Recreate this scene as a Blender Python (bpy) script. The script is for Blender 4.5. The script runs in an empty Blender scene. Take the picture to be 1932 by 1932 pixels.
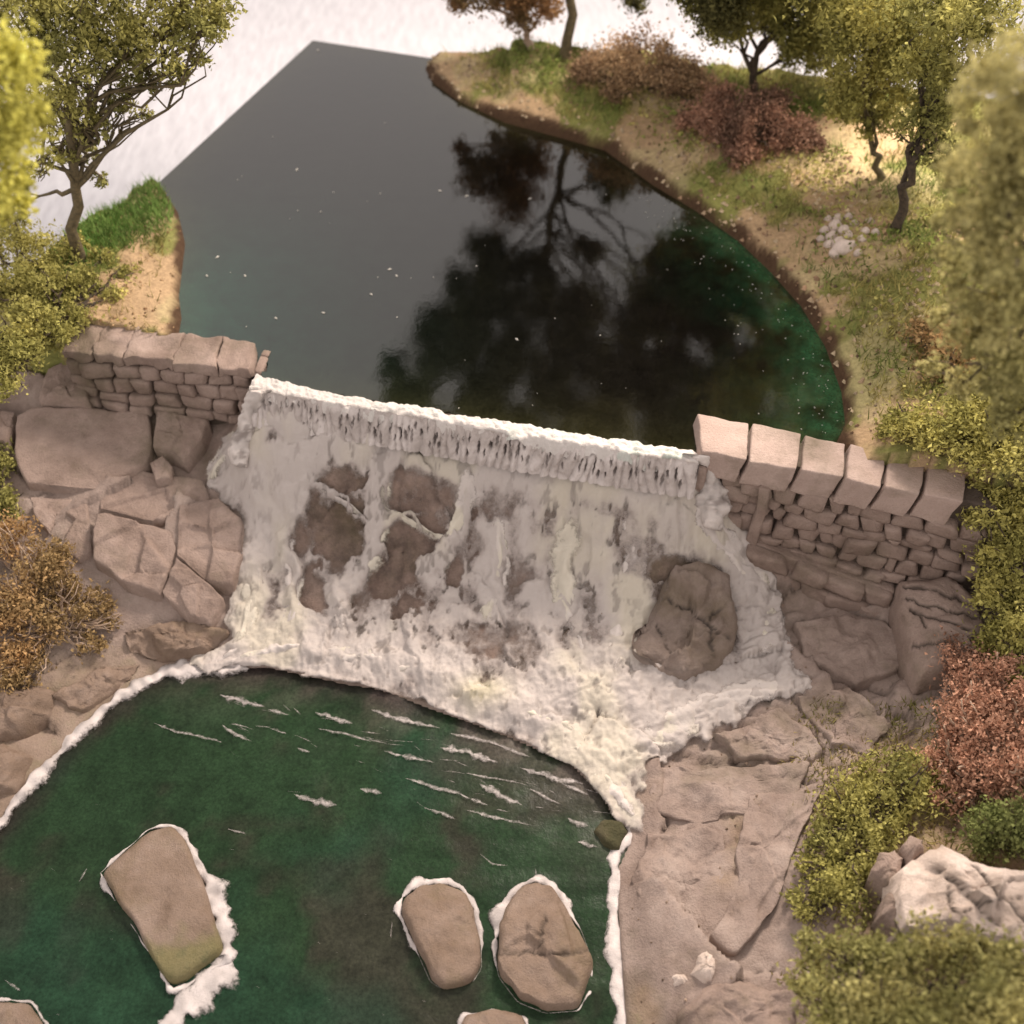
import bpy, bmesh, math, random
import numpy as np
from mathutils import Vector

SC = bpy.context.scene
COL = SC.collection
random.seed(7)
RNG = np.random.default_rng(11)

# ------------------------------------------------------------------ camera
F = 966.0 / math.tan(math.radians(25))
PITCH = math.radians(48)
CAMH = 5.95
cam_d = bpy.data.cameras.new('camera')
cam = bpy.data.objects.new('camera', cam_d)
COL.objects.link(cam)
cam.location = (0, 0, CAMH)
cam.rotation_euler = (math.pi / 2 - PITCH, 0, 0)
cam_d.sensor_width = 36
cam_d.lens = 18 / math.tan(math.radians(25))
cam_d.clip_start = 0.05
cam_d.clip_end = 300
cam_d.dof.use_dof = True
cam_d.dof.focus_distance = 8.0
cam_d.dof.aperture_fstop = 0.56
SC.camera = cam

# ------------------------------------------------------------------ light of the room
world = bpy.data.worlds.new('World')
SC.world = world
world.use_nodes = True
bg = world.node_tree.nodes['Background']
bg.inputs['Color'].default_value = (1.0, 0.915, 0.87, 1)
bg.inputs['Strength'].default_value = 1.0

def area_lamp(name, loc, target, size, power, col):
    d = bpy.data.lights.new(name, 'AREA')
    d.shape = 'DISK'
    d.size = size
    d.energy = power
    d.color = col
    o = bpy.data.objects.new(name, d)
    COL.objects.link(o)
    o.location = loc
    o.rotation_euler = (Vector(target) - Vector(loc)).to_track_quat('-Z', 'Y').to_euler()
    return o
area_lamp('ceiling_lamp', (4.2, 11.8, 7.6), (0.8, 7.5, -0.3), 2.6, 2250, (1.0, 0.87, 0.75))

SC.view_settings.view_transform = 'Standard'
SC.view_settings.look = 'None'
SC.view_settings.gamma = 1
SC.view_settings.exposure = 0.25
SC.view_settings.use_curve_mapping = False

# ------------------------------------------------------------------ geometry helpers
CP, SP = math.cos(PITCH), math.sin(PITCH)
def rays(u, v):
    a = (np.asarray(u, float) - 966) / F
    b = (966 - np.asarray(v, float)) / F
    return a, CP + b * SP, -SP + b * CP
def at(u, v, z):
    dx, dy, dz = rays(u, v)
    t = (z - CAMH) / dz
    return np.array([dx * t, dy * t, CAMH + dz * t]).T
def atY(u, v, Y):
    dx, dy, dz = rays(u, v)
    t = Y / dy
    return np.array([dx * t, dy * t, CAMH + dz * t]).T
def proj(x, y, z):
    z = z - CAMH
    d = y * CP - z * SP
    up = y * SP + z * CP
    return 966 + F * x / d, 966 - F * up / d

def hsh(ix, iy, iz, s):
    n = (ix.astype(np.int64) * 374761393 + iy.astype(np.int64) * 668265263 + iz.astype(np.int64) * 2147483647 + s * 974711) & 0xffffffff
    n = ((n ^ (n >> 13)) * 1274126177) & 0xffffffff
    n = (n ^ (n >> 16)) & 0xffff
    return n / 65535.0
def vnoise(x, y, z=0.0, s=0):
    x, y, z = np.broadcast_arrays(np.asarray(x, float), np.asarray(y, float), np.asarray(z, float))
    ix, iy, iz = np.floor(x), np.floor(y), np.floor(z)
    fx, fy, fz = x - ix, y - iy, z - iz
    fx, fy, fz = [f * f * (3 - 2 * f) for f in (fx, fy, fz)]
    r = 0
    for a in (0, 1):
        for b in (0, 1):
            for c in (0, 1):
                w = (fx if a else 1 - fx) * (fy if b else 1 - fy) * (fz if c else 1 - fz)
                r = r + w * hsh(ix + a, iy + b, iz + c, s)
    return r * 2 - 1
def fbm(x, y, z=0.0, s=0, o=4, g=0.5):
    r, a, f = 0, 1.0, 1.0
    for k in range(o):
        r = r + a * vnoise(np.asarray(x) * f, np.asarray(y) * f, np.asarray(z) * f, s + k)
        a *= g
        f *= 2.03
    return r
def sstep(x, a, b):
    t = np.clip((x - a) / (b - a), 0, 1)
    return t * t * (3 - 2 * t)
def inpoly(x, y, P):
    P = np.asarray(P)
    r = np.zeros(np.shape(x), bool)
    j = len(P) - 1
    for i in range(len(P)):
        xi, yi, xj, yj = P[i][0], P[i][1], P[j][0], P[j][1]
        c = ((yi > y) != (yj > y)) & (x < (xj - xi) * (y - yi) / (yj - yi + 1e-12) + xi)
        r ^= c
        j = i
    return r
def segdist(x, y, P, closed=False):
    P = np.asarray(P, float)
    n = len(P)
    d = np.full(np.shape(x), 1e9)
    for i in range(n if closed else n - 1):
        a, b = P[i], P[(i + 1) % n]
        ex, ey = b[0] - a[0], b[1] - a[1]
        t = np.clip(((x - a[0]) * ex + (y - a[1]) * ey) / (ex * ex + ey * ey + 1e-12), 0, 1)
        d = np.minimum(d, np.hypot(x - a[0] - t * ex, y - a[1] - t * ey))
    return d
def sdf(x, y, P):
    d = segdist(x, y, P, True)
    return np.where(inpoly(x, y, P), -d, d)
def voronoi(x, y, pts):
    d1 = np.full(np.shape(x), 1e9)
    d2 = d1.copy()
    idx = np.zeros(np.shape(x), int)
    for i, p in enumerate(pts):
        d = np.hypot(x - p[0], y - p[1])
        near = d < d1
        d2 = np.where(near, d1, np.minimum(d2, d))
        idx = np.where(near, i, idx)
        d1 = np.where(near, d, d1)
    return d1, d2, idx
class TPS:
    def __init__(s, P, z):
        s.P = np.asarray(P, float)
        n = len(s.P)
        K = s.k(np.hypot(s.P[:, None, 0] - s.P[None, :, 0], s.P[:, None, 1] - s.P[None, :, 1])) + np.eye(n) * 0.02
        A = np.zeros((n + 3, n + 3))
        A[:n, :n] = K
        A[:n, n] = 1
        A[:n, n + 1:] = s.P
        A[n:, :n] = A[:n, n:].T
        s.w = np.linalg.solve(A, np.concatenate([z, np.zeros(3)]))
    def k(s, r):
        return r * r * np.log(r + 1e-9)
    def __call__(s, x, y):
        n = len(s.P)
        r = s.w[n] + s.w[n + 1] * x + s.w[n + 2] * y
        for i in range(n):
            r = r + s.w[i] * s.k(np.hypot(x - s.P[i, 0], y - s.P[i, 1]))
        return r

def link(o, parent=None):
    COL.objects.link(o)
    if parent:
        o.parent = parent
    return o
def tag(o, label, cat, group=None, kind=None):
    if label: o['label'] = label
    if cat: o['category'] = cat
    if group: o['group'] = group
    if kind: o['kind'] = kind
    return o
def struct(o, label=None):
    o['kind'] = 'structure'
    if label: o['label'] = label
    return o
def thing(name, label, cat, loc, group=None):
    o = bpy.data.objects.new(name, None)
    o.empty_display_size = 0.1
    o.location = loc
    COL.objects.link(o)
    return tag(o, label, cat, group)
def mesh_obj(name, V, faces, mat, parent=None, smooth=False, cols=None, attrs=None):
    """V in world space; becomes local to the parent empty."""
    V = np.asarray(V, float)
    org = np.array(parent.matrix_basis.translation) if parent else V.mean(axis=0)
    if parent and parent.parent:
        org = org + np.array(parent.parent.matrix_basis.translation)
    me = bpy.data.meshes.new(name)
    me.from_pydata((V - org).tolist(), [], [list(map(int, f)) for f in faces])
    if smooth:
        me.polygons.foreach_set('use_smooth', [True] * len(me.polygons))
    if cols is not None:
        a = me.color_attributes.new('tint', 'FLOAT_COLOR', 'POINT')
        c = np.ones((len(V), 4))
        c[:, :3] = cols
        a.data.foreach_set('color', c.ravel())
    for k, val in (attrs or {}).items():
        a = me.attributes.new(k, 'FLOAT', 'POINT')
        a.data.foreach_set('value', np.asarray(val, float).ravel())
    me.materials.append(mat)
    me.update()
    o = bpy.data.objects.new(name, me)
    if not parent:
        o.location = org
    return link(o, parent)
def bm_obj(name, bm, mat, parent=None, smooth=False):
    bm.verts.index_update()
    V = np.array([v.co[:] for v in bm.verts])
    Fc = [[v.index for v in f.verts] for f in bm.faces]
    bm.free()
    return mesh_obj(name, V, Fc, mat, parent, smooth)

# ------------------------------------------------------------------ materials
def mat_new(name):
    m = bpy.data.materials.new(name)
    m.use_nodes = True
    nt = m.node_tree
    return m, nt, nt.nodes['Principled BSDF']
def nd(nt, t, **kw):
    n = nt.nodes.new(t)
    for k, v in kw.items():
        if k.startswith('i_'):
            n.inputs[k[2:].replace('_', ' ')].default_value = v
        else:
            setattr(n, k, v)
    return n
def ramp(nt, fac, stops):
    r = nt.nodes.new('ShaderNodeValToRGB')
    e = r.color_ramp.elements
    while len(e) < len(stops):
        e.new(0.5)
    for i, (p, c) in enumerate(stops):
        e[i].position = p
        e[i].color = (*c, 1)
    nt.links.new(fac, r.inputs[0])
    return r.outputs[0]
def noise(nt, scale, detail=6, rough=0.6, co=None):
    n = nd(nt, 'ShaderNodeTexNoise')
    n.inputs['Scale'].default_value = scale
    n.inputs['Detail'].default_value = detail
    n.inputs['Roughness'].default_value = rough
    if co is not None:
        nt.links.new(co, n.inputs['Vector'])
    return n.outputs['Fac']
def mixc(nt, fac, a, b, mode='MIX'):
    m = nd(nt, 'ShaderNodeMix', data_type='RGBA', blend_type=mode)
    for s, v in ((0, fac), (6, a), (7, b)):
        if isinstance(v, (int, float)):
            m.inputs[s].default_value = v
        elif isinstance(v, tuple):
            m.inputs[s].default_value = (*v, 1)
        else:
            nt.links.new(v, m.inputs[s])
    return m.outputs[2]
def bump(nt, bsdf, h, strength, dist):
    b = nd(nt, 'ShaderNodeBump')
    b.inputs['Strength'].default_value = strength
    b.inputs['Distance'].default_value = dist
    nt.links.new(h, b.inputs['Height'])
    nt.links.new(b.outputs[0], bsdf.inputs['Normal'])
def geo_pos(nt):
    return nd(nt, 'ShaderNodeNewGeometry').outputs['Position']

def stone_mat(name, a, b, c, scale=1.0, crack=False, rough=0.85, dirt=(0.10, 0.085, 0.045), turf=((0.17, 0.115, 0.07), (0.27, 0.19, 0.125), (0.21, 0.18, 0.08))):
    m, nt, B = mat_new(name)
    p = geo_pos(nt)
    col = ramp(nt, noise(nt, 2.6 * scale, 7, 0.65, p), [(0.30, a), (0.52, b), (0.72, c)])
    col = mixc(nt, ramp(nt, noise(nt, 1.2 * scale, 5, 0.7, p), [(0.49, (0, 0, 0)), (0.72, (0.72, 0.72, 0.72))]), col, dirt)
    fine = noise(nt, 60 * scale, 4, 0.7, p)
    col = mixc(nt, 0.35, col, ramp(nt, fine, [(0.3, (0.55, 0.55, 0.55)), (0.7, (1.0, 1.0, 1.0))]), 'MULTIPLY')
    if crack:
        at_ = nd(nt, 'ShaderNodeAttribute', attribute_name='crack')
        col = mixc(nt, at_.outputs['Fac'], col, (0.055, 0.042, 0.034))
        at2 = nd(nt, 'ShaderNodeAttribute', attribute_name='turf')
        tc = ramp(nt, noise(nt, 7, 6, 0.7, p), [(0.3, turf[0]), (0.5, turf[1]), (0.7, turf[2])])
        col = mixc(nt, at2.outputs['Fac'], col, tc)
        at3 = nd(nt, 'ShaderNodeAttribute', attribute_name='wet')
        col = mixc(nt, at3.outputs['Fac'], col, mixc(nt, 1.0, mixc(nt, 1.0, col, ramp(nt, noise(nt, 5, 8, 0.75, p), [(0.35, (0.48, 0.47, 0.47)), (0.65, (1.0, 0.97, 0.95))]), 'MULTIPLY'), (0.85, 0.82, 0.80), 'MULTIPLY'))
    nt.links.new(col, B.inputs['Base Color'])
    B.inputs['Roughness'].default_value = rough
    B.inputs['Specular IOR Level'].default_value = 0.3
    h = nd(nt, 'ShaderNodeMath', operation='ADD')
    nt.links.new(noise(nt, 14 * scale, 8, 0.65, p), h.inputs[0])
    nt.links.new(fine, h.inputs[1])
    bump(nt, B, h.outputs[0], 0.55, 0.03)
    return m
PINK = (0.235, 0.165, 0.135)
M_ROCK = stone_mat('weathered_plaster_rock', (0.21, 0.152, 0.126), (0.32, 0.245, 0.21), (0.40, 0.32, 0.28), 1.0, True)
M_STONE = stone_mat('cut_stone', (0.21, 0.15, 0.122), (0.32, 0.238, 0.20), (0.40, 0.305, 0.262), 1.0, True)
M_COPE = stone_mat('pale_coping_stone', (0.36, 0.265, 0.225), (0.43, 0.325, 0.28), (0.48, 0.37, 0.32), 1.0)
M_MORTAR = stone_mat('dark_mortar', (0.07, 0.052, 0.042), (0.11, 0.083, 0.068), (0.16, 0.12, 0.1))
M_POOLROCK = stone_mat('wet_tan_stone', (0.18, 0.122, 0.085), (0.25, 0.178, 0.135), (0.315, 0.235, 0.19), 1.3, True, 0.55, (0.16, 0.12, 0.06), ((0.10, 0.10, 0.03), (0.17, 0.15, 0.06), (0.07, 0.09, 0.03)))
M_WETROCK = stone_mat('wet_brown_rock', (0.15, 0.112, 0.088), (0.25, 0.192, 0.162), (0.33, 0.262, 0.228), 1.3, True, 0.6, (0.16, 0.12, 0.075))
M_PALE = stone_mat('pale_quartz_rock', (0.46, 0.36, 0.30), (0.68, 0.56, 0.49), (0.80, 0.68, 0.61), 1.0, True, 0.8, (0.25, 0.18, 0.13))

def vc_mat(name, rough, spec=0.3, transl=0.0, noise_amt=0.0, nscale=20, bumpd=0.0):
    m, nt, B = mat_new(name)
    a = nd(nt, 'ShaderNodeVertexColor', layer_name='tint').outputs[0]
    p = geo_pos(nt)
    if noise_amt:
        a = mixc(nt, noise_amt, a, ramp(nt, noise(nt, nscale, 6, 0.7, p), [(0.3, (0.35, 0.35, 0.35)), (0.7, (1.3, 1.3, 1.3))]), 'MULTIPLY')
    nt.links.new(a, B.inputs['Base Color'])
    B.inputs['Roughness'].default_value = rough
    B.inputs['Specular IOR Level'].default_value = spec
    if bumpd:
        bump(nt, B, noise(nt, nscale * 2, 8, 0.7, p), 0.6, bumpd)
    if transl:
        t = nd(nt, 'ShaderNodeBsdfTranslucent')
        nt.links.new(a, t.inputs['Color'])
        mx = nd(nt, 'ShaderNodeMixShader')
        mx.inputs[0].default_value = transl
        nt.links.new(B.outputs[0], mx.inputs[1])
        nt.links.new(t.outputs[0], mx.inputs[2])
        nt.links.new(mx.outputs[0], nt.nodes['Material Output'].inputs[0])
    return m
M_LEAF = vc_mat('flock_leaf', 0.85, 0.1, 0.35)
M_GRASS = vc_mat('static_grass', 0.75, 0.2, 0.2)
M_EARTH = vc_mat('sandy_earth', 0.95, 0.1, 0, 0.55, 26, 0.03)
M_FOAM = vc_mat('white_foam', 0.55, 0.35, 0, 0.12, 30, 0.02)

def soft_foam(name, nscale, spread, lo, hi):
    m, nt, B = mat_new(name)
    a = nd(nt, 'ShaderNodeVertexColor', layer_name='tint').outputs[0]
    p = geo_pos(nt)
    nt.links.new(a, B.inputs['Base Color'])
    B.inputs['Roughness'].default_value = 0.55
    B.inputs['Specular IOR Level'].default_value = 0.3
    n = noise(nt, nscale, 6, 0.7, p)
    bump(nt, B, noise(nt, nscale * 1.6, 8, 0.7, p), 0.5, 0.015)
    ma = nd(nt, 'ShaderNodeMath', operation='MULTIPLY_ADD')
    nt.links.new(n, ma.inputs[0])
    ma.inputs[1].default_value = spread
    ma.inputs[2].default_value = -0.5 * spread
    ad = nd(nt, 'ShaderNodeMath', operation='ADD')
    nt.links.new(ma.outputs[0], ad.inputs[0])
    nt.links.new(nd(nt, 'ShaderNodeAttribute', attribute_name='cover').outputs['Fac'], ad.inputs[1])
    mr = nd(nt, 'ShaderNodeMapRange', interpolation_type='SMOOTHSTEP')
    mr.inputs['From Min'].default_value = lo
    mr.inputs['From Max'].default_value = hi
    nt.links.new(ad.outputs[0], mr.inputs['Value'])
    nt.links.new(mr.outputs['Result'], B.inputs['Alpha'])
    return m
M_FILM = soft_foam('thin_foam_film', 24, 0.7, 0.10, 0.75)
M_FROTH = soft_foam('broken_froth', 30, 1.5, 0.15, 0.80)
M_STREAK = soft_foam('drifting_foam', 42, 1.9, 0.15, 1.5)
def water_mat(name, rough, sc, dist, spec, ior):
    m, nt, B = mat_new(name)
    a = nd(nt, 'ShaderNodeVertexColor', layer_name='tint').outputs[0]
    p = geo_pos(nt)
    a = mixc(nt, 0.7, a, ramp(nt, noise(nt, 5, 8, 0.75, p), [(0.3, (0.35, 0.35, 0.35)), (0.7, (1.5, 1.5, 1.5))]), 'MULTIPLY')
    a = mixc(nt, 0.75, a, ramp(nt, noise(nt, 38, 6, 0.75, p), [(0.32, (0.45, 0.45, 0.45)), (0.68, (1.6, 1.5, 1.5))]), 'MULTIPLY')
    nt.links.new(a, B.inputs['Base Color'])
    B.inputs['Roughness'].default_value = rough
    B.inputs['IOR'].default_value = ior
    B.inputs['Specular IOR Level'].default_value = spec
    bump(nt, B, noise(nt, sc, 5, 0.65, p), 0.5, dist)
    return m
M_POND = water_mat('still_pond_water', 0.012, 6.0, 0.0018, 0.5, 1.66)
M_POOL = water_mat('rippled_pool_water', 0.35, 7.0, 0.02, 0.14, 1.4)

def bark_mat(name, a, b):
    m, nt, B = mat_new(name)
    p = geo_pos(nt)
    nt.links.new(ramp(nt, noise(nt, 30, 6, 0.7, p), [(0.35, a), (0.65, b)]), B.inputs['Base Color'])
    B.inputs['Roughness'].default_value = 0.9
    bump(nt, B, noise(nt, 40, 6, 0.7, p), 0.7, 0.02)
    return m
M_BARK = bark_mat('dark_bark', (0.03, 0.022, 0.016), (0.10, 0.07, 0.045))
M_BARKG = bark_mat('olive_bark', (0.07, 0.055, 0.028), (0.16, 0.12, 0.06))
M_TWIG = bark_mat('pale_twig', (0.28, 0.19, 0.13), (0.50, 0.38, 0.29))

m, nt, B = mat_new('white_embossed_paper')
p = geo_pos(nt)
mp = nd(nt, 'ShaderNodeMapping')
mp.inputs['Rotation'].default_value = (0, 0, math.radians(35))
mp.inputs['Scale'].default_value = (7, 1.6, 1)
nt.links.new(p, mp.inputs['Vector'])
nn = noise(nt, 1.5, 5, 0.6, mp.outputs[0])
nt.links.new(ramp(nt, nn, [(0.3, (0.50, 0.485, 0.51)), (0.7, (0.66, 0.645, 0.67))]), B.inputs['Base Color'])
B.inputs['Roughness'].default_value = 0.6
bump(nt, B, nn, 0.5, 0.08)
M_PAPER = m
m, nt, B = mat_new('baseboard_wood')
nt.links.new(ramp(nt, noise(nt, 12, 6, 0.6, geo_pos(nt)), [(0.3, (0.12, 0.09, 0.06)), (0.7, (0.2, 0.15, 0.1))]), B.inputs['Base Color'])
B.inputs['Roughness'].default_value = 0.8
M_BOARD = m

# ------------------------------------------------------------------ layout in plan
ZP = -1.5                                     # level of the lower pool
C0 = at(490, 728, 0.0)
C1 = at(1312, 862, 0.0)
E1 = (C1 - C0)[:2]
CRESTLEN = float(np.hypot(*E1))
E1 = E1 / CRESTLEN                            # along the crest
E2 = np.array([-E1[1], E1[0]])                # upstream
def dam_co(x, y):
    return (x - C0[0]) * E1[0] + (y - C0[1]) * E1[1], (x - C0[0]) * E2[0] + (y - C0[1]) * E2[1]
def dam_pt(s, t, z):
    return np.array([C0[0] + E1[0] * s + E2[0] * t, C0[1] + E1[1] * s + E2[1] * t, z])

B_L, B_K, B_R = at(328, 318, 0.0), at(590, 76, 0.0), at(790, 106, 0.0)   # straight board edges at the back
POND_PX = [(300, 343), (590, 70), (830, 100), (800, 130), (812, 155), (860, 190), (950, 232), (1060, 262), (1140, 285), (1230, 350), (1310, 398), (1390, 455),
           (1450, 512), (1510, 580), (1555, 655), (1585, 740), (1592, 800), (1575, 835), (1600, 900), (1320, 870), (1305, 860), (490, 728), (470, 720), (330, 700), (345, 600),
           (340, 560), (352, 460), (338, 400)]
POND = np.array([at(u, v, 0.0)[:2] for u, v in POND_PX])
FOOT_PX = [(360, 1262), (500, 1262), (600, 1283), (700, 1303), (800, 1335), (900, 1372), (990, 1410), (1075, 1448), (1120, 1490), (1165, 1560)]
POOL_PX = [(-400, 1900), (-90, 1650), (0, 1560), (60, 1480), (140, 1395), (230, 1316), (320, 1268)] + FOOT_PX + [(1185, 1590), (1160, 1640), (1165, 1750), (1178, 1940), (1190, 2200), (-400, 2200)]
POOL = np.array([at(u, v, ZP)[:2] for u, v in POOL_PX])

FOAM_PX = [(470, 745), (900, 815), (1325, 885), (1352, 925), (1372, 985), (1430, 1035), (1472, 1090), (1482, 1170), (1492, 1230), (1512, 1290), (1490, 1318), (1425, 1325), (1370, 1372), (1300, 1405), (1235, 1442), (1205, 1480), (1218, 1545),
           (1180, 1592), (1140, 1530), (1085, 1455), (990, 1412), (900, 1374), (800, 1336), (700, 1306), (600, 1288), (500, 1268), (420, 1272), (350, 1285), (370, 1250), (440, 1205), (432, 1150), (452, 1050), (446, 985), (400, 935), (392, 885), (430, 850), (465, 800)]
def upper_h(x, y):
    d = sdf(x, y, POND)
    s, t = dam_co(x, y)
    left = (s < 1.2) & (t < 6.2) & (x < 0)
    amp = np.where(left, 0.22, 0.40)
    h = -0.14 + 0.22 * sstep(d, -0.07, 0.07) + amp * (1 - np.exp(-np.maximum(d, 0) / 0.9))
    return h + np.where(d > 0, 1, 0.2) * (0.05 * fbm(x * 1.4, y * 1.4, s=3) + 0.025 * fbm(x * 7, y * 7, s=5)) * sstep(d, -0.05, 0.5)

LOW_CTRL = [  # pixel u, v and height
    (-250, 760, -0.35), (0, 770, -0.52), (160, 768, -0.55), (300, 780, -0.60), (430, 800, -0.62), (0, 930, -0.75), (170, 940, -0.82), (330, 930, -0.86), (420, 930, -0.90),
    (-60, 1100, -0.95), (100, 1080, -1.0), (250, 1080, -1.05), (400, 1060, -1.08), (0, 1250, -1.15), (200, 1200, -1.28), (400, 1170, -1.33), (-150, 1400, -1.2), (0, 1420, -1.36), (100, 1360, -1.40), (300, 1240, -1.45),
    (490, 800, -0.25), (700, 825, -0.25), (900, 862, -0.25), (1100, 892, -0.25), (1300, 925, -0.28),
    (500, 1000, -0.98), (700, 1010, -0.95), (900, 1050, -0.95), (1100, 1080, -0.95), (1300, 1110, -0.95),
    (520, 1180, -1.35), (700, 1190, -1.33), (900, 1230, -1.30), (1050, 1280, -1.30), (1200, 1300, -1.28),
    (560, 1280, -1.5), (800, 1340, -1.5), (1000, 1415, -1.5), (1120, 1490, -1.5), (1165, 1600, -1.5),
    (1400, 1050, -0.85), (1470, 1130, -1.12), (1500, 1240, -1.22), (1650, 1210, -1.20), (1800, 1200, -1.05), (2000, 1150, -0.7),
    (1350, 1380, -1.40), (1500, 1330, -1.28), (1700, 1330, -1.15), (1932, 1300, -0.9), (2150, 1400, -0.6), (1260, 1500, -1.42), (1450, 1450, -1.30), (1600, 1450, -1.18), (1800, 1550, -0.95), (2050, 1700, -0.6),
    (1200, 1700, -1.44), (1350, 1700, -1.33), (1500, 1700, -1.15), (1700, 1750, -0.9), (1200, 1930, -1.44), (1350, 1930, -1.33), (1550, 1930, -1.1), (1900, 2000, -0.8), (1250, 2150, -1.42), (2100, 2150, -0.7)]
_P = np.array([at(u, v, z) for u, v, z in LOW_CTRL])
LOW = TPS(_P[:, :2], _P[:, 2])
_cells = np.array([(x, y) for x, y in zip(RNG.uniform(-5.5, 5.5, 150), RNG.uniform(1.2, 9.2, 150))])
_ct = RNG.normal(0, 1, (150, 3))
LONG_CRACKS = [([(1200, 1425), (1320, 1432), (1440, 1428), (1560, 1440)], 5), ([(1605, 1268), (1640, 1320), (1680, 1372)], 4), ([(1490, 1318), (1520, 1350), (1560, 1400)], 5), ([(1300, 1560), (1292, 1640), (1290, 1740)], 5),
               ([(1480, 1215), (1560, 1230), (1620, 1225)], 4), ([(1500, 1235), (1560, 1270), (1620, 1300)], 4), ([(1590, 1378), (1640, 1400)], 5), ([(1380, 1530), (1400, 1600), (1390, 1650)], 4), ([(1400, 1345), (1480, 1352)], 3.5)]
def low_h(x, y, detail=True):
    h = LOW(x, y)
    d = sdf(x, y, POOL)
    crack = np.zeros(np.shape(x))
    if detail:
        wx = x + 0.10 * fbm(x * 2.2, y * 2.2, s=21)
        wy = (y + 0.10 * fbm(x * 2.2, y * 2.2, s=27))
        d1, d2, i = voronoi(wx * 1.0, wy * 1.0, _cells)
        cx, cy = _cells[i, 0], _cells[i, 1]
        e = d2 - d1
        amp = sstep(d, 0.02, 0.3)
        uu, vv = proj(x, y, h)
        uu, vv = uu + 7 * fbm(x * 5, y * 5, s=171, o=3), vv + 7 * fbm(x * 5, y * 5, s=173, o=3)
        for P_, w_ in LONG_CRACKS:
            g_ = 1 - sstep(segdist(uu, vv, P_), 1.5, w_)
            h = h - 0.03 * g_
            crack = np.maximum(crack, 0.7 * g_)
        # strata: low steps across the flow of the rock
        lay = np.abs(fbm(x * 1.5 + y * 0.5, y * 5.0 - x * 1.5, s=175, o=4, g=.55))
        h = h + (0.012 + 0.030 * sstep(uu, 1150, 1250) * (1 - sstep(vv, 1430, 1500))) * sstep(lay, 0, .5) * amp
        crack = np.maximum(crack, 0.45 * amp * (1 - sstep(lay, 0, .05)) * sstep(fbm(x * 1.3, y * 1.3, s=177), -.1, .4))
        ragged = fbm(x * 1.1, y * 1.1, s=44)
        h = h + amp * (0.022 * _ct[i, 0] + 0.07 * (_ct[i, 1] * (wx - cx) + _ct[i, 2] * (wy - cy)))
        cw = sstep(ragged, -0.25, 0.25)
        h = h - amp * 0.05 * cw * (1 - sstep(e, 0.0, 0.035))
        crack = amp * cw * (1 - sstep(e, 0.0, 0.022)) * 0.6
        h = h + amp * (0.016 * fbm(x * 4, y * 4, s=9, o=5) + 0.010 * np.abs(fbm(x * 9, y * 5, s=12, o=3)))
    h = np.maximum(h, ZP + 0.01) * sstep(d, -0.02, 0.02) + (ZP - 0.15) * (1 - sstep(d, -0.02, 0.02))
    return (h, crack) if detail else h

def ground_px(u, v, fn, z=0.2, n=25):
    for _ in range(n):
        p = at(u, v, z)
        z = 0.5 * z + 0.5 * float(fn(p[0], p[1]))
    p = at(u, v, z)
    return np.array([p[0], p[1], float(fn(p[0], p[1]))])
def gu(u, v): return ground_px(u, v, upper_h, 0.2)
def gl(u, v): return ground_px(u, v, lambda x, y: low_h(np.array([x]), np.array([y]), False)[0], -1.2)

def grid_sheet(x0, x1, y0, y1, step, keep):
    xs, ys = np.arange(x0, x1 + step, step), np.arange(y0, y1 + step, step)
    X, Y = np.meshgrid(xs, ys)
    nx = len(xs)
    K = keep(X, Y)
    idx = -np.ones(X.shape, int)
    q = K[:-1, :-1] & K[1:, :-1] & K[:-1, 1:] & K[1:, 1:]
    use = np.zeros(X.shape, bool)
    use[:-1, :-1] |= q; use[1:, :-1] |= q; use[:-1, 1:] |= q; use[1:, 1:] |= q
    idx[use] = np.arange(use.sum())
    j, i = np.nonzero(q)
    faces = np.stack([idx[j, i], idx[j, i + 1], idx[j + 1, i + 1], idx[j + 1, i]], 1)
    return X[use], Y[use], faces
def cut_and_skirt(o, planes, zlow):
    """trim a sheet by vertical board-edge planes and give it sides down to zlow"""
    bm = bmesh.new()
    bm.from_mesh(o.data)
    off = Vector(o.location)
    for p, n in planes:
        bmesh.ops.bisect_plane(bm, geom=bm.verts[:] + bm.edges[:] + bm.faces[:], plane_co=Vector((p[0], p[1], 0)) - off, plane_no=Vector((n[0], n[1], 0)), clear_outer=True)
    be = [e for e in bm.edges if e.is_boundary]
    r = bmesh.ops.extrude_edge_only(bm, edges=be)
    for g in r['geom']:
        if isinstance(g, bmesh.types.BMVert):
            g.co.z = zlow - off.z
    bm.to_mesh(o.data)
    bm.free()

def outn(a, b, inside):
    d = np.array([b[0] - a[0], b[1] - a[1]])
    n = np.array([d[1], -d[0]])
    n = n / np.hypot(*n)
    if np.dot(n, np.array(inside)[:2] - a[:2]) > 0:
        n = -n
    return n
INS = at(900, 500, 0)
N_LEFT, N_BACK = outn(B_L, B_K, INS), outn(B_K, B_R, INS)
PL_LEFT, PL_BACK = (B_L, N_LEFT), (B_K, N_BACK)
def inside_board(x, y, m=0.0):
    a = (x - B_L[0]) * N_LEFT[0] + (y - B_L[1]) * N_LEFT[1]
    b = (x - B_K[0]) * N_BACK[0] + (y - B_K[1]) * N_BACK[1]
    return (a < m) & (b < m)

# ------------------------------------------------------------------ setting
s_ = 60
tb = mesh_obj('white_tabletop', [(-s_, -10, -2.0), (s_, -10, -2.0), (s_, 110, -2.0), (-s_, 110, -2.0)], [(0, 1, 2, 3)], M_PAPER)
struct(tb)

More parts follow.
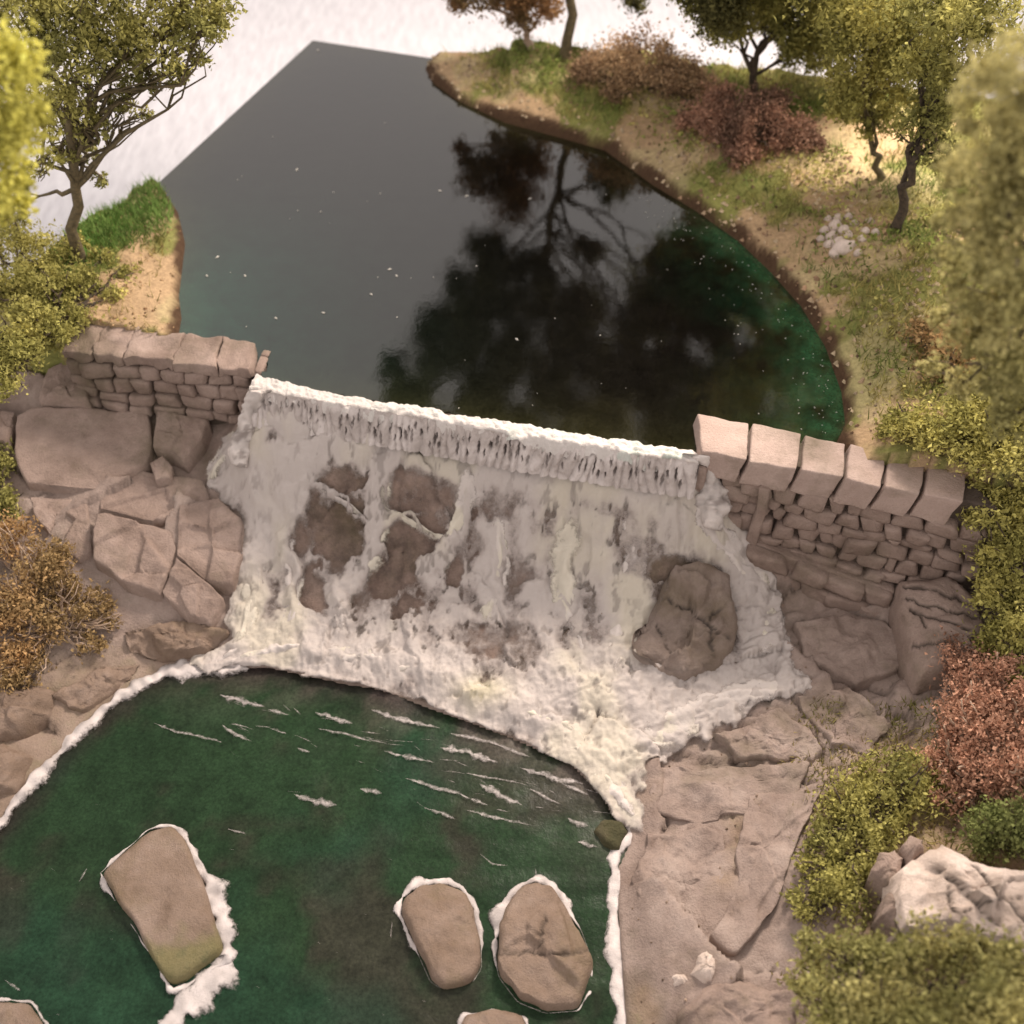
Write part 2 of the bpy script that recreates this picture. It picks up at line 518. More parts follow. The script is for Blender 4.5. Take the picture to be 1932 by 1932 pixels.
# base board under everything (two levels)
def prism(name, P, z0, z1, mat, parent=None):
    n = len(P)
    V = [(p[0], p[1], z0) for p in P] + [(p[0], p[1], z1) for p in P]
    Fc = [list(range(n))[::-1], list(range(n, 2 * n))] + [[i, (i + 1) % n, n + (i + 1) % n, n + i] for i in range(n)]
    return mesh_obj(name, V, Fc, mat, parent)
dl = (B_K - B_L)[:2] / np.hypot(*(B_K - B_L)[:2])
db = (B_R - B_K)[:2] / np.hypot(*(B_R - B_K)[:2])
b0 = B_L[:2] - dl * 1.6
b1 = B_K[:2]
b2 = B_K[:2] + db * 9.5
inset = -0.03 * (N_LEFT + N_BACK)
_dl, _dr = dam_pt(-3.0, 0.25, 0)[:2], dam_pt(8, 0.25, 0)[:2]
bb = prism('baseboard', [b1 + inset, b2 - 0.03 * N_BACK, _dr, _dl, b0 - 0.03 * N_LEFT], -1.98, -0.45, M_BOARD)
struct(bb)

# upper pond
x, y, f = grid_sheet(-5, 4.5, 5.2, 15.5, 0.035, lambda X, Y: (sdf(X, Y, POND) < 0.12) & (dam_co(X, Y)[1] > 0.02) & ((dam_co(X, Y)[1] > 0.24) | ((dam_co(X, Y)[0] > -0.05) & (dam_co(X, Y)[0] < CRESTLEN + 0.05))))
u, v = proj(x, y, 0 * x)
d = -sdf(x, y, POND)
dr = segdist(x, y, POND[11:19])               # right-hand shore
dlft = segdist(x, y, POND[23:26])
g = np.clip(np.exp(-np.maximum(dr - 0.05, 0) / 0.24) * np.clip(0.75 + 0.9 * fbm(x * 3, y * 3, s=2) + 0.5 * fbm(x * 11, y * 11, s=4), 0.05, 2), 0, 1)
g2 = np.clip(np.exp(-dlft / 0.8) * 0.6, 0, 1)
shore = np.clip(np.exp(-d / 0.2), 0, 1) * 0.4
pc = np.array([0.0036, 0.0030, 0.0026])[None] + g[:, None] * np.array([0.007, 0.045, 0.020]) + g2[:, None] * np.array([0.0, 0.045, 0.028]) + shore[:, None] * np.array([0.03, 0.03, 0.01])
pond = mesh_obj('upper_pond_water', np.stack([x, y, 0 * x], 1), f, M_POND, cols=pc, smooth=False)
cut_and_skirt(pond, [PL_LEFT, PL_BACK], -0.5)
struct(pond, 'dark still water of the upper pond behind the weir')

# upper banks
def bank(name, keep, label):
    x, y, f = grid_sheet(-7, 8, 5.2, 16, 0.035, keep)
    h = upper_h(x, y)
    d = sdf(x, y, POND)
    n1 = fbm(x * 1.3, y * 1.3, s=31)
    n2 = fbm(x * 5, y * 5, s=33)
    sand = np.array([0.44, 0.305, 0.18])
    dark = np.array([0.085, 0.05, 0.03])
    green = np.array([0.22, 0.22, 0.07])
    pale = np.array([0.47, 0.385, 0.21])
    w = sstep(n1 + 0.4 * n2 + 0.35 * (d - 0.7), -0.15, 0.35)
    c = sand[None] * (1 - w[:, None]) + green[None] * w[:, None]
    w2 = sstep(fbm(x * 2.1 + 9, y * 2.1, s=35), 0.05, 0.5)
    c = c * (1 - 0.6 * w2[:, None]) + pale[None] * 0.6 * w2[:, None]
    w3 = 1 - sstep(d + 0.04 * n2, 0.05, 0.11)
    c = c * (1 - w3[:, None]) + dark[None] * w3[:, None]
    o = mesh_obj(name, np.stack([x, y, h], 1), f, M_EARTH, cols=c, smooth=True)
    cut_and_skirt(o, [PL_LEFT, PL_BACK], -0.5)
    return struct(o, label)
def keep_r(X, Y):
    s, t = dam_co(X, Y)
    return (sdf(X, Y, POND) > -0.12) & (t > 0.12) & inside_board(X, Y, 0.05) & ((s > 1.2) | (t > 4)) & (X > -1.8)
def keep_l(X, Y):
    s, t = dam_co(X, Y)
    return (sdf(X, Y, POND) > -0.12) & (t > 0.12) & inside_board(X, Y, 0.05) & (s < 0.6) & (X < -1.2) & (t > np.where(s < -1.8, -0.05, 0.3))
bank('pond_bank', keep_r, 'sandy grassy bank curving round the right side of the pond')
bank('pond_bank', keep_l, 'small sandy bank at the left edge of the pond')

# lower ground: plaster rock on both sides, and the bed under the cascade
x, y, f = grid_sheet(-5.6, 5.2, 1.2, 9.2, 0.024, lambda X, Y: (dam_co(X, Y)[1] < np.where((dam_co(X, Y)[0] > -0.1) & (dam_co(X, Y)[0] < CRESTLEN), -0.045, 0.06 + 0.15 * (dam_co(X, Y)[0] < -0.1))) & (np.abs(X) < 0.3 * Y + 3.0))
h, crk = low_h(x, y)
u, v = proj(x, y, h)
hb = low_h(x, y, False)
apr = sstep(-sdf(u, v, FOAM_PX), 4, 22)
h = h * (1 - apr) + apr * (hb + 0.6 * (h - hb) - 0.012)
tf = sstep(fbm(x * 1.2, y * 1.2, s=51) * 0.6 + (u - 1600 - (v - 1500) * 0.02) / 160, -0.2, 0.5) * sstep(v, 1360, 1460)
tf = np.maximum(tf, 0.6 * sstep(fbm(x * 1.7, y * 1.7, s=53), 0.0, 0.6) * (u > 1180) * sstep(v, 1430, 1560) * sstep(1480 - u, 0, 120))
tf = np.maximum(tf, 0.4 * sstep(v - 1180 + 0.2 * u, 40, 140) * (u < 420) * sstep(fbm(x * 2.3, y * 2.3, s=55), -0.4, 0.3))
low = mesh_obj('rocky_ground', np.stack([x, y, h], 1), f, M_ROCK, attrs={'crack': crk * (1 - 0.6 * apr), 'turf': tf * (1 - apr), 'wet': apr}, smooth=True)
cut_and_skirt(low, [], -1.98)
struct(low, 'pinkish plaster rock ground below the weir')

# lower pool
x, y, f = grid_sheet(-5.0, 2.2, 1.2, 5.8, 0.05, lambda X, Y: (sdf(X, Y, POOL) < 0.1) & (np.abs(X) < 0.3 * Y + 3.2))
n1 = fbm(x * 1.0, y * 1.0, s=61)
n2 = fbm(x * 3.1, y * 3.1, s=63)
u, v = proj(x, y, 0 * x + ZP)
dfoot = segdist(x, y, np.array([at(a, b, ZP)[:2] for a, b in FOOT_PX]))
w = sstep(0.7 * n1 + 0.7 * n2 + 0.4, -0.35, 0.55)
pc = np.array([0.026, 0.028, 0.019])[None] * (1 - w[:, None]) + np.array([0.014, 0.033, 0.0145])[None] * w[:, None]
w = sstep(fbm(x * 0.7 + 5, y * 0.7, s=65) + (v - 1700) / 400 - (u - 700) / 1500, 0.0, 0.8)
pc = pc * (1 - 0.5 * w[:, None]) + 0.5 * w[:, None] * np.array([0.011, 0.040, 0.024])
w = np.exp(-dfoot / 0.16) * sstep(fbm(x * 4, y * 4, s=69), -0.6, 0.3)
pc = pc * (1 - w[:, None]) + w[:, None] * np.array([0.085, 0.072, 0.062])
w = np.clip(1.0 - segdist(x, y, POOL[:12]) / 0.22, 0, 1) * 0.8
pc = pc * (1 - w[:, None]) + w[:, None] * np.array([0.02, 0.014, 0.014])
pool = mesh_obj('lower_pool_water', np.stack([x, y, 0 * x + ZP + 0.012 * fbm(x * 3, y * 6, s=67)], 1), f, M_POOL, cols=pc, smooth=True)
cut_and_skirt(pool, [], -1.98)
struct(pool, 'dark green water of the lower pool')

# ------------------------------------------------------------------ builders for stone
def hexa(bm, C, bevel=0.02, cuts=5, amp=0.008, seed=0):
    """C: 4 bottom corners then 4 top corners (ccw). adds a bevelled, subdivided, slightly uneven block"""
    b = bmesh.new()
    vs = [b.verts.new(Vector(c)) for c in C]
    for q in ((3, 2, 1, 0), (4, 5, 6, 7), (0, 1, 5, 4), (1, 2, 6, 5), (2, 3, 7, 6), (3, 0, 4, 7)):
        b.faces.new([vs[i] for i in q])
    bmesh.ops.bevel(b, geom=b.edges[:], offset=bevel, segments=2, profile=0.6, affect='EDGES')
    bmesh.ops.triangulate(b, faces=[f for f in b.faces if len(f.verts) > 4])
    bmesh.ops.subdivide_edges(b, edges=[e for e in b.edges if e.calc_length() > 0.09], cuts=cuts, use_grid_fill=True)
    P = np.array([v.co[:] for v in b.verts])
    n = np.stack([fbm(P[:, 0] * 9, P[:, 1] * 9, P[:, 2] * 9, s=seed + k, o=3) for k in (0, 40, 80)], 1) * amp
    for v, q in zip(b.verts, P + n):
        v.co = q
    me = bpy.data.meshes.new('tmp')
    b.to_mesh(me); b.free()
    bm.from_mesh(me)
    bpy.data.meshes.remove(me)
    return bm
def masonry(O, ex, ez, nr, W, H, courses, wst, depth, seed, jit=0.25, hole=None):
    """rubble stones bedded on a wall plane; one mesh"""
    r = random.Random(seed)
    O, ex, ez, nr = [np.array(a, float) for a in (O, ex, ez, nr)]
    V, Fc = [], []
    hs = [0]
    for k in range(courses):
        hs.append(hs[-1] + r.uniform(0.75, 1.3))
    hs = [a / hs[-1] * H for a in hs]
    wav = lambda k, a: hs[k] + (0 if k in (0, courses) else (0.13 * H / courses) * math.sin(a * 2.3 + k * 1.7) + 0.08 * H / courses * math.sin(a * 7.1 + k))
    for k in range(courses):
        a = -r.uniform(0, wst * 0.6)
        while a < W:
            b = a + wst * r.uniform(0.6, 1.5)
            if r.random() < 0.12 and b - a < wst: b += wst * 0.5
            a0, b0_ = max(a, 0), min(b, W)
            if b0_ - a0 > wst * 0.3:
                j = lambda q: q * jit * r.uniform(-1, 1)
                hh = H / courses
                c = [(a0 + j(wst * .3), wav(k, a0) + j(hh * .25)), (b0_ + j(wst * .3), wav(k, b0_) + j(hh * .25)),
                     (b0_ + j(wst * .3), wav(k + 1, b0_) + j(hh * .25)), (a0 + j(wst * .3), wav(k + 1, a0) + j(hh * .25))]
                c = np.array(c)
                m_ = c.mean(0)
                g_ = 0.034 * min(hh, wst)
                poly = []
                for q in range(4):
                    p0, p1, p2 = c[q - 1], c[q], c[(q + 1) % 4]
                    poly += [p1 + (p0 - p1) * r.uniform(.1, .25), p1 + (p0 + p2 - 2 * p1) * 0.04, p1 + (p2 - p1) * r.uniform(.1, .25)]
                    poly += [(p1 + p2) / 2 + np.array([r.uniform(-1, 1), r.uniform(-1, 1)]) * 0.02 * hh]
                poly = np.array(poly)
                dd = depth * r.uniform(0.6, 1.35)
                tilt = np.array([r.uniform(-.3, .3), r.uniform(-.3, .3)])
                base = len(V)
                n = len(poly)
                for sc_, dp in ((1 - 2.0 * g_ / hh, 0.0), (1 - 2.2 * g_ / hh, 0.6), (0.86, 0.92), (0.55, 1.0)):
                    for p_ in poly:
                        q = m_ + (p_ - m_) * sc_
                        z_ = dd * dp * (1 + np.dot(tilt, (q - m_)) / max(hh, 1e-3)) + r.uniform(-1, 1) * depth * 0.06 * (dp > 0)
                        V.append(O + ex * q[0] + ez * q[1] + nr * z_)
                V.append(O + ex * m_[0] + ez * m_[1] + nr * dd * 1.02)
                for l in range(3):
                    for q in range(n):
                        Fc.append((base + l * n + q, base + l * n + (q + 1) % n, base + (l + 1) * n + (q + 1) % n, base + (l + 1) * n + q))
                for q in range(n):
                    Fc.append((base + 3 * n + q, base + 3 * n + (q + 1) % n, base + 4 * n))
            a = b
    return V, Fc

def resample(P, n):
    P = np.asarray(P, float)
    Q = np.vstack([P, P[:1]])
    L = np.concatenate([[0], np.cumsum(np.hypot(*(Q[1:] - Q[:-1]).T[:2]))])
    t = np.linspace(0, L[-1], n, endpoint=False)
    return np.stack([np.interp(t, L, Q[:, k]) for k in range(Q.shape[1])], 1)
def rock_mesh(top, zbot, seed, bev=0.07, amp=0.03, flare=1.12, n=90, crown=0.0, facet=0.0, nr_=18, soft=2):
    """top: outline as (x, y, z) points of the upper face; returns verts, faces of a solid rock"""
    R = resample(top, n)
    for _ in range(soft):
        R = 0.25 * np.roll(R, 1, 0) + 0.5 * R + 0.25 * np.roll(R, -1, 0)
    c = R.mean(0)
    V, rings = [], []
    rad = np.hypot(R[:, 0] - c[0], R[:, 1] - c[1]).mean()
    levels = [(flare, None, 1.0), (1 + (flare - 1) * .6, 0.5, 0), (1.0, 'b', 0), (1 - bev * .35 / rad, 'b2', 0), (1 - bev / rad, 0.0, 0)] + [(k_ * (1 - bev / rad) / (nr_ + 1), 0.0, 0) for k_ in range(nr_, 0, -1)]
    for sc_, dz, bot in levels:
        q = c + (R - c) * sc_
        if bot:
            q[:, 2] = zbot
        elif dz == 0.5:
            q[:, 2] = (R[:, 2] + zbot) / 2
        elif dz == 'b':
            q[:, 2] = R[:, 2] - bev
        elif dz == 'b2':
            q[:, 2] = R[:, 2] - bev * 0.35
        else:
            q[:, 2] = c[2] + (R[:, 2] - c[2]) * sc_ + crown * (1 - sc_ * sc_)
        V.append(q)
    V.append(c[None] + np.array([[0, 0, crown]]))
    V = np.vstack(V)
    amp *= min(1.0, rad / 0.25)
    facet *= min(1.0, rad / 0.25)
    s = seed * 7.3
    k = 0.9 / max(rad, .15)
    D = np.stack([fbm(V[:, 0] * k * 1.6 + s, V[:, 1] * k * 1.6, V[:, 2] * k * 1.6, s=q, o=5, g=.55) for q in (seed, seed + 50, seed + 90)], 1)
    V = V + D * amp * np.array([.8, .8, 1.0])
    if facet:
        rr = np.random.default_rng(seed)
        cs = rr.uniform(-1, 1, (7, 2)) * rad + c[:2]
        d1, d2, i = voronoi(V[:, 0], V[:, 1], cs)
        V[:, 2] += facet * np.array(rr.normal(0, 1, 7))[i] * sstep(d2 - d1, 0, 0.05 * rad) * (np.arange(len(V)) >= 3 * n)
    Fc = []
    L = len(levels)
    for l in range(L - 1):
        for q in range(n):
            Fc.append((l * n + q, l * n + (q + 1) % n, (l + 1) * n + (q + 1) % n, (l + 1) * n + q))
    for q in range(n):
        Fc.append(((L - 1) * n + q, (L - 1) * n + (q + 1) % n, L * n))
    Fc.append(tuple(range(n))[::-1])
    return V, Fc
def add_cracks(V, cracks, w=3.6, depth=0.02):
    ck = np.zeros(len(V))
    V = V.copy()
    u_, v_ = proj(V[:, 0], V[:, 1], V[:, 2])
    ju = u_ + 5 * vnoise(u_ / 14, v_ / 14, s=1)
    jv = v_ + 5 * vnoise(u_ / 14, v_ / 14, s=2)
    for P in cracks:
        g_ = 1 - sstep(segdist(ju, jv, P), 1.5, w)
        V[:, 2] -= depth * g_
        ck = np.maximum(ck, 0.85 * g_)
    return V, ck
def ground_rock(name, px, lift, label, cat, seed, mat=M_STONE, group=None, bev=0.06, amp=0.03, flare=1.08, follow=1.0, facet=0.0, crown=0.02, sink=0.35, cracks=()):
    """rock bedded in the lower ground; its upper face is parallel to the slope, lift above it"""
    P = []
    for a, b in px:
        z = -1.0
        for _ in range(30):
            p = at(a, b, z)
            z = 0.5 * z + 0.5 * (float(low_h(np.array([p[0]]), np.array([p[1]]), False)[0]) + lift)
        P.append(at(a, b, z))
    P = np.array(P)
    zm = P[:, 2].mean()
    if follow != 1.0:
        zz = zm + (P[:, 2] - zm) * follow
        P = np.array([at(a, b, z) for (a, b), z in zip(px, zz)])
    V, Fc = rock_mesh(P, P[:, 2].min() - sink, seed, bev, amp, flare, crown=crown, facet=facet, soft=0)
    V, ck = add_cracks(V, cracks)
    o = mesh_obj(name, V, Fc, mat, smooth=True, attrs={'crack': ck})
    return tag(o, label, cat, group)

# ------------------------------------------------------------------ left wing wall
LT = 0.10
A0, A1 = at(112, 660, LT), at(472, 694, LT)           # front top edge
Bk0, Bk1 = at(150, 594, LT), at(478, 645, LT)         # back top edge
ex = (A1 - A0); WL = np.hypot(ex[0], ex[1]); ex = ex / np.linalg.norm(ex)
nr = np.array([ex[1], -ex[0], 0.0])
wl = thing('wing_wall', 'low rubble wing wall with rough cap at the left end of the weir crest', 'stone wall', tuple(A0 + np.array([0, 0, -0.75])))
bm = bmesh.new()
cz = LT - 0.10
bm.free()
for i_, (a_, b_) in enumerate([(0, .17), (.172, .34), (.343, .60), (.604, .82), (.823, 1)]):
    bm = bmesh.new()
    up_ = np.array([0, 0, random.uniform(-.015, .012)])
    Q = [A0 + (A1 - A0) * a_ + up_, A0 + (A1 - A0) * b_ + up_, Bk0 + (Bk1 - Bk0) * b_ + up_, Bk0 + (Bk1 - Bk0) * a_ + up_]
    fo = nr * random.uniform(0, .03)
    Q[0], Q[1] = Q[0] + fo, Q[1] + fo
    hexa(bm, [tuple(p + np.array([0, 0, cz - LT])) for p in Q] + [tuple(p) for p in Q], 0.014, 7, 0.026, 3 + i_)
    bm_obj('coping_stone', bm, M_STONE, wl, True)
bm = bmesh.new()
q0, q1 = A0 - nr * 0.06, A1 - nr * 0.06 - ex * 0.02
hexa(bm, [(p[0], p[1], -0.95) for p in (q0, q1, Bk1, Bk0)] + [(p[0], p[1], cz + 0.01) for p in (q0, q1, Bk1, Bk0)], 0.015, 3, 0.01, 5)
bm_obj('wall_core', bm, M_MORTAR, wl)
V, Fc = masonry((q0[0], q0[1], cz - 0.56), ex, (0, 0, 1), nr, WL - 0.05, 0.56, 4, 0.20, 0.075, 5, 0.4)
mesh_obj('rubble_face', V, Fc, M_STONE, wl, True)
e0 = A1 - nr * 0.05
V, Fc = masonry((e0[0], e0[1], cz - 0.56), (-nr[0], -nr[1], 0), (0, 0, 1), ex, 0.30, 0.58, 4, 0.17, 0.05, 8, 0.4)
mesh_obj('end_face', V, Fc, M_STONE, wl, True)

# ------------------------------------------------------------------ right wing wall
RT = 0.13
back_px = [(1312, 778), (1416, 798), (1515, 818), (1600, 836), (1676, 858), (1749, 878), (1828, 898)]
rid_px = [(1322, 848), (1413, 867), (1510, 884), (1594, 900), (1667, 918), (1741, 934), (1820, 952)]
Fr = np.array([at(a, b, RT) for a, b in rid_px])
Bk = np.array([at(a, b, RT) for a, b in back_px])
ex = (Fr[-1] - Fr[0]); WR = np.linalg.norm(ex); ex = ex / WR
nr = np.array([ex[1], -ex[0], 0.0])
wr = thing('wing_wall', 'tall rubble wing wall topped by six pale coping blocks at the right end of the weir', 'stone wall', tuple(Fr[0] + np.array([0, 0, -1.5])))
for i in range(6):
    g_ = 0.016
    dv = ex * g_
    jz = np.array([0, 0, random.uniform(-.012, .012)])
    fl, fr, br, bl = Fr[i] + dv + jz, Fr[i + 1] - dv + jz, Bk[i + 1] - dv + jz, Bk[i] + dv + jz
    fo = nr * random.uniform(-0.01, 0.015)
    fl, fr = fl + fo, fr + fo
    dn = np.array([0, 0, -0.265]) - ex * 0.05
    bm = bmesh.new()
    hexa(bm, [tuple(p + dn) for p in (fl, fr, br, bl)] + [tuple(p) for p in (fl, fr, br, bl)], 0.013, 5, 0.007, 20 + i)
    bm_obj('coping_stone', bm, M_COPE, wr, True)
bm = bmesh.new()
q0, q1 = Fr[0] - nr * 0.09 + ex * 0.03, Fr[-1] - nr * 0.09 + ex * 0.25
hexa(bm, [(p[0], p[1], -1.7) for p in (q0, q1, Bk[-1], Bk[0] + ex * .03)] + [(p[0], p[1], RT - 0.05) for p in (q0, q1, Bk[-1] - nr * .03, Bk[0] + ex * .03 + nr * .03)], 0.015, 3, 0.006, 31)
bm_obj('wall_core', bm, M_MORTAR, wr)
V, Fc = masonry((q0[0], q0[1], RT - 0.24 - 0.80), ex, (0, 0, 1), nr, WR + 0.25, 0.80, 6, 0.165, 0.075, 33, 0.75)
mesh_obj('rubble_face', V, Fc, M_STONE, wr, True)
# battered footing that steps forward under the rubble
ex2 = np.array([ex[0], ex[1], -0.16]); ex2 /= np.linalg.norm(ex2)
f0 = q0 + nr * 0.13 + ex * 0.30
bm = bmesh.new()
ftop = RT - 0.24 - 0.60
c4 = [f0, f0 + ex2 * (WR * 0.72), f0 + ex2 * (WR * 0.72) - nr * 0.16, f0 - nr * 0.16]
hexa(bm, [(p[0], p[1], -1.75) for p in c4] + [(p[0], p[1], ftop + (p[2] - f0[2])) for p in c4], 0.02, 4, 0.01, 37)
bm_obj('footing_core', bm, M_STONE, wr)
V, Fc = masonry((f0[0], f0[1], ftop - 0.50), ex2, (0, 0, 1), nr, WR * 0.72, 0.50, 3, 0.24, 0.08, 39, 0.8)
mesh_obj('footing_stones', V, Fc, M_STONE, wr, True)
# narrow upright rib near the water
r0 = q0 + ex * 0.46 + nr * 0.0
bm = bmesh.new()
c4 = [r0, r0 + ex * 0.085, r0 + ex * 0.085 + nr * 0.13, r0 + nr * 0.13]
c4 = [c4[3], c4[2], c4[1], c4[0]]
hexa(bm, [(p[0], p[1], -1.2) for p in c4] + [(p[0], p[1], RT - 0.25) for p in c4], 0.015, 4, 0.015, 41)
bm_obj('upright_rib', bm, M_STONE, wr, True)

# ------------------------------------------------------------------ spillway crest wall
sw = thing('spillway_wall', 'dark stone face of the weir crest behind the hanging strands of water', 'weir wall', tuple(dam_pt(0, 0, -0.6)))
bm = bmesh.new()
c4 = [dam_pt(-0.1, -0.05, 0), dam_pt(CRESTLEN + 0.1, -0.05, 0), dam_pt(CRESTLEN + 0.1, 0.25, 0), dam_pt(-0.1, 0.25, 0)]
hexa(bm, [(p[0], p[1], -0.75) for p in c4] + [(p[0], p[1], -0.015) for p in c4], 0.02, 9, 0.008, 43)
bm_obj('wall_core', bm, M_MORTAR, sw)
p0 = dam_pt(-0.1, -0.05, -0.46)
V, Fc = masonry(p0, (E1[0], E1[1], 0), (0, 0, 1), (-E2[0], -E2[1], 0), CRESTLEN + 0.2, 0.43, 2, 0.22, 0.03, 45, 0.3)
mesh_obj('stone_face', V, Fc, M_STONE, sw, True)

# ------------------------------------------------------------------ waterfall
wf = thing('waterfall', 'white foaming cascade tumbling over the weir into the lower pool', 'waterfall', tuple(dam_pt(CRESTLEN / 2, -0.8, -1.4)))
x, y, f = grid_sheet(-2.6, 2.6, 3.0, 7.6, 0.0105, lambda X, Y: (lambda uv: (sdf(uv[0], uv[1], FOAM_PX) < 26))(proj(X, Y, low_h(X, Y, False))) & (dam_co(X, Y)[1] < -0.03))
h0 = low_h(x, y, False)
u, v = proj(x, y, h0)
du = u + 16 * fbm(u / 45, v / 45, s=71, o=4)
dv = v + 16 * fbm(u / 45, v / 45, s=75, o=4)
sd = sdf(du, dv, FOAM_PX)
T = 0.05 + 0.05 * sstep(-sd, 0, 40) - 0.16 * sstep(sd, -6, 14)
def ell(cx, cy, rx, ry, rot=0):
    a = math.radians(rot)
    X, Y = du - cx, dv - cy
    xx, yy = X * math.cos(a) + Y * math.sin(a), -X * math.sin(a) + Y * math.cos(a)
    return 1 - sstep(np.hypot(xx / rx, yy / ry), 0.65, 1.25)
for e in [(651, 911, 42, 28), (637, 1007, 46, 58), (594, 1121, 30, 38), (684, 977, 16, 28, -50), (767, 961, 22, 16), (807, 991, 26, 18), (767, 1027, 42, 36, 20), (741, 1094, 38, 34), (770, 1150, 26, 10),
          (856, 1094, 18, 28, 25), (1315, 1160, 88, 90), (1240, 1215, 50, 40), (1270, 1075, 36, 30), (705, 910, 20, 12)]:
    T = T - 0.20 * ell(*e)
thin = np.zeros(x.shape)
for e in [(567, 994, 30, 65), (790, 930, 60, 34), (984, 1094, 40, 46), (934, 946, 48, 34), (917, 1140, 60, 30), (917, 1212, 70, 28), (1000, 1230, 46, 56), (520, 850, 30, 40), (1090, 1180, 40, 60), (1220, 1060, 50, 40), (500, 1120, 20, 60), (1050, 1000, 50, 30), (1150, 960, 60, 30), (820, 1290, 60, 24), (1170, 1250, 40, 40), (1330, 1240, 60, 30)]:
    thin = np.maximum(thin, ell(*e))
T0 = T - 0.05                                  # holes and outline only
cov = 0.90 - 3.4 * np.clip(0.05 - T0, 0, 0.3) - 0.28 * thin
edge_n = fbm(x * 4.5, y * 3.0, s=81, o=5, g=.6)
cov = cov + 0.17 * edge_n - 0.36 * np.maximum(ell(720, 1025, 220, 160), 0.45 * ell(990, 1170, 150, 110)) - 0.10 * ell(1030, 1020, 280, 110) - 0.2 * ell(480, 1120, 40, 100)
ridge = np.zeros(x.shape)
for P, w, a in [([(488, 790), (456, 850), (490, 930), (500, 1000), (480, 1080), (470, 1170), (450, 1235)], 20, .9), ([(575, 915), (545, 970), (537, 1030), (562, 1090), (546, 1160), (530, 1235)], 15, .8),
                ([(712, 890), (717, 960), (712, 1020), (690, 1070), (655, 1110), (640, 1175)], 18, 1.0), ([(885, 915), (868, 980), (832, 1060), (798, 1092)], 18, 1.0), ([(500, 880), (640, 855), (860, 885), (1100, 930), (1290, 960)], 28, .6),
                ([(930, 1000), (940, 1100), (930, 1170)], 22, .7), ([(1085, 1020), (1060, 1120), (1090, 1220)], 30, .5), ([(1330, 900), (1320, 980), (1400, 1050), (1430, 1150), (1440, 1230)], 32, .7),
                ([(1500, 1285), (1400, 1310), (1290, 1360), (1200, 1420), (1150, 1440)], 32, .8), ([(400, 1262), (540, 1235), (700, 1240), (850, 1290), (1000, 1350), (1120, 1430), (1180, 1530)], 26, .7), ([(600, 935), (680, 975), (712, 1000)], 5, 1.0), ([(720, 965), (800, 1015)], 6, .8),
                ([(1050, 1000), (1150, 1090), (1180, 1200), (1130, 1300)], 26, .5), ([(1010, 1110), (1030, 1230), (1100, 1330)], 18, .6), ([(430, 860), (395, 900), (402, 935)], 9, .5)]:
    ridge = np.maximum(ridge, a * np.exp(-(segdist(du, dv, P) / w) ** 2))
cov = cov + 0.95 * ridge
cov = np.where(sd > -4, cov - 0.12 * sstep(sd, -4, 14), cov)
fine = fbm(x * 9, y * 6, s=85, o=5, g=.6)
pits = fbm(x * 17 + 40, y * 14, s=121, o=3, g=.6)
wc = sstep(cov, 0.12, 0.62)
spotm = sstep(pits, 0.42, 0.85) * (0.35 + 0.65 * sstep(fbm(x * 1.6 + 3, y * 1.6, s=131, o=3), -0.3, 0.5))
hdet, _ = low_h(x, y)
bed = np.maximum(h0 + 0.6 * (hdet - h0) - 0.012, ZP + 0.012)
out = sstep(sd, -6, 20)
z = bed + 0.012 + (0.022 * wc + 0.045 * ridge * wc + 0.020 * wc * (1 - np.abs(edge_n)) + 0.014 * fine * wc - 0.010 * spotm) * (1 - out)
cream = np.array([0.47, 0.42, 0.35])
pinkw = np.array([0.425, 0.375, 0.35])
film = np.array([0.32, 0.272, 0.25])
k = sstep(fbm(x * 1.5, y * 1.5, s=95), -0.3, 0.4)[:, None]
c = cream * k + pinkw * (1 - k)
kf = sstep(cov + 0.12 * fine, 0.42, 1.0)[:, None]
c = film * (1 - kf) + c * kf
c = c * (1 - 0.6 * spotm[:, None]) + np.array([0.17, 0.145, 0.13]) * 0.6 * spotm[:, None]
veil = (0.40 * sstep(fbm(x * 3.2, y * 2.2, s=141, o=4), 0.05, 0.6) * (1 - ridge))[:, None]
c = c * (1 - veil) + np.array([0.38, 0.335, 0.315]) * veil
cover = np.clip(1.05 * cov - 0.10 + 0.10 * fine - 0.30 * spotm, -0.4, 1.2) - 0.9 * out
yl = np.exp(-(((u - 910) / 50) ** 2 + ((v - 1310) / 28) ** 2))[:, None] * 0.35
c = c * (1 - yl) + np.array([0.50, 0.45, 0.20]) * yl
mesh_obj('foam_sheet', np.stack([x, y, z], 1), f, M_FILM, wf, True, c, {'cover': cover})

# lip of foam along the crest and the strands hanging from it
ns, nt_ = 520, 16
S, Tt = np.meshgrid(np.linspace(-0.07, CRESTLEN + 0.03, ns), np.linspace(0, 1, nt_))
S, Tt = S.ravel(), Tt.ravel()
wid = 0.030 + 0.018 * fbm(S * 3, 0 * S, s=101) + 0.012 * fbm(S * 14, 0 * S, s=103) + 0.05 * np.exp(-S / 0.3)
tt = 0.02 + 0.018 * fbm(S * 5, 0 * S, s=105) + (wid) * (1 - Tt) - (0.13) * Tt
zz = 0.012 + 0.020 * np.sin(np.pi * np.clip(Tt * 1.1, 0, 1)) * (0.7 + 0.5 * fbm(S * 6, Tt * 2, s=107)) + 0.012 * fbm(S * 22, Tt * 8, s=109)
zz = np.where(Tt > 0.72, zz - ((Tt - 0.72) / 0.28) ** 1.6 * (0.10 + 0.05 * fbm(S * 9, 0 * S, s=111)), zz)
zz = np.where(Tt < 0.06, -0.01, zz)
V = np.stack([C0[0] + E1[0] * S + E2[0] * tt, C0[1] + E1[1] * S + E2[1] * tt, zz], 1)
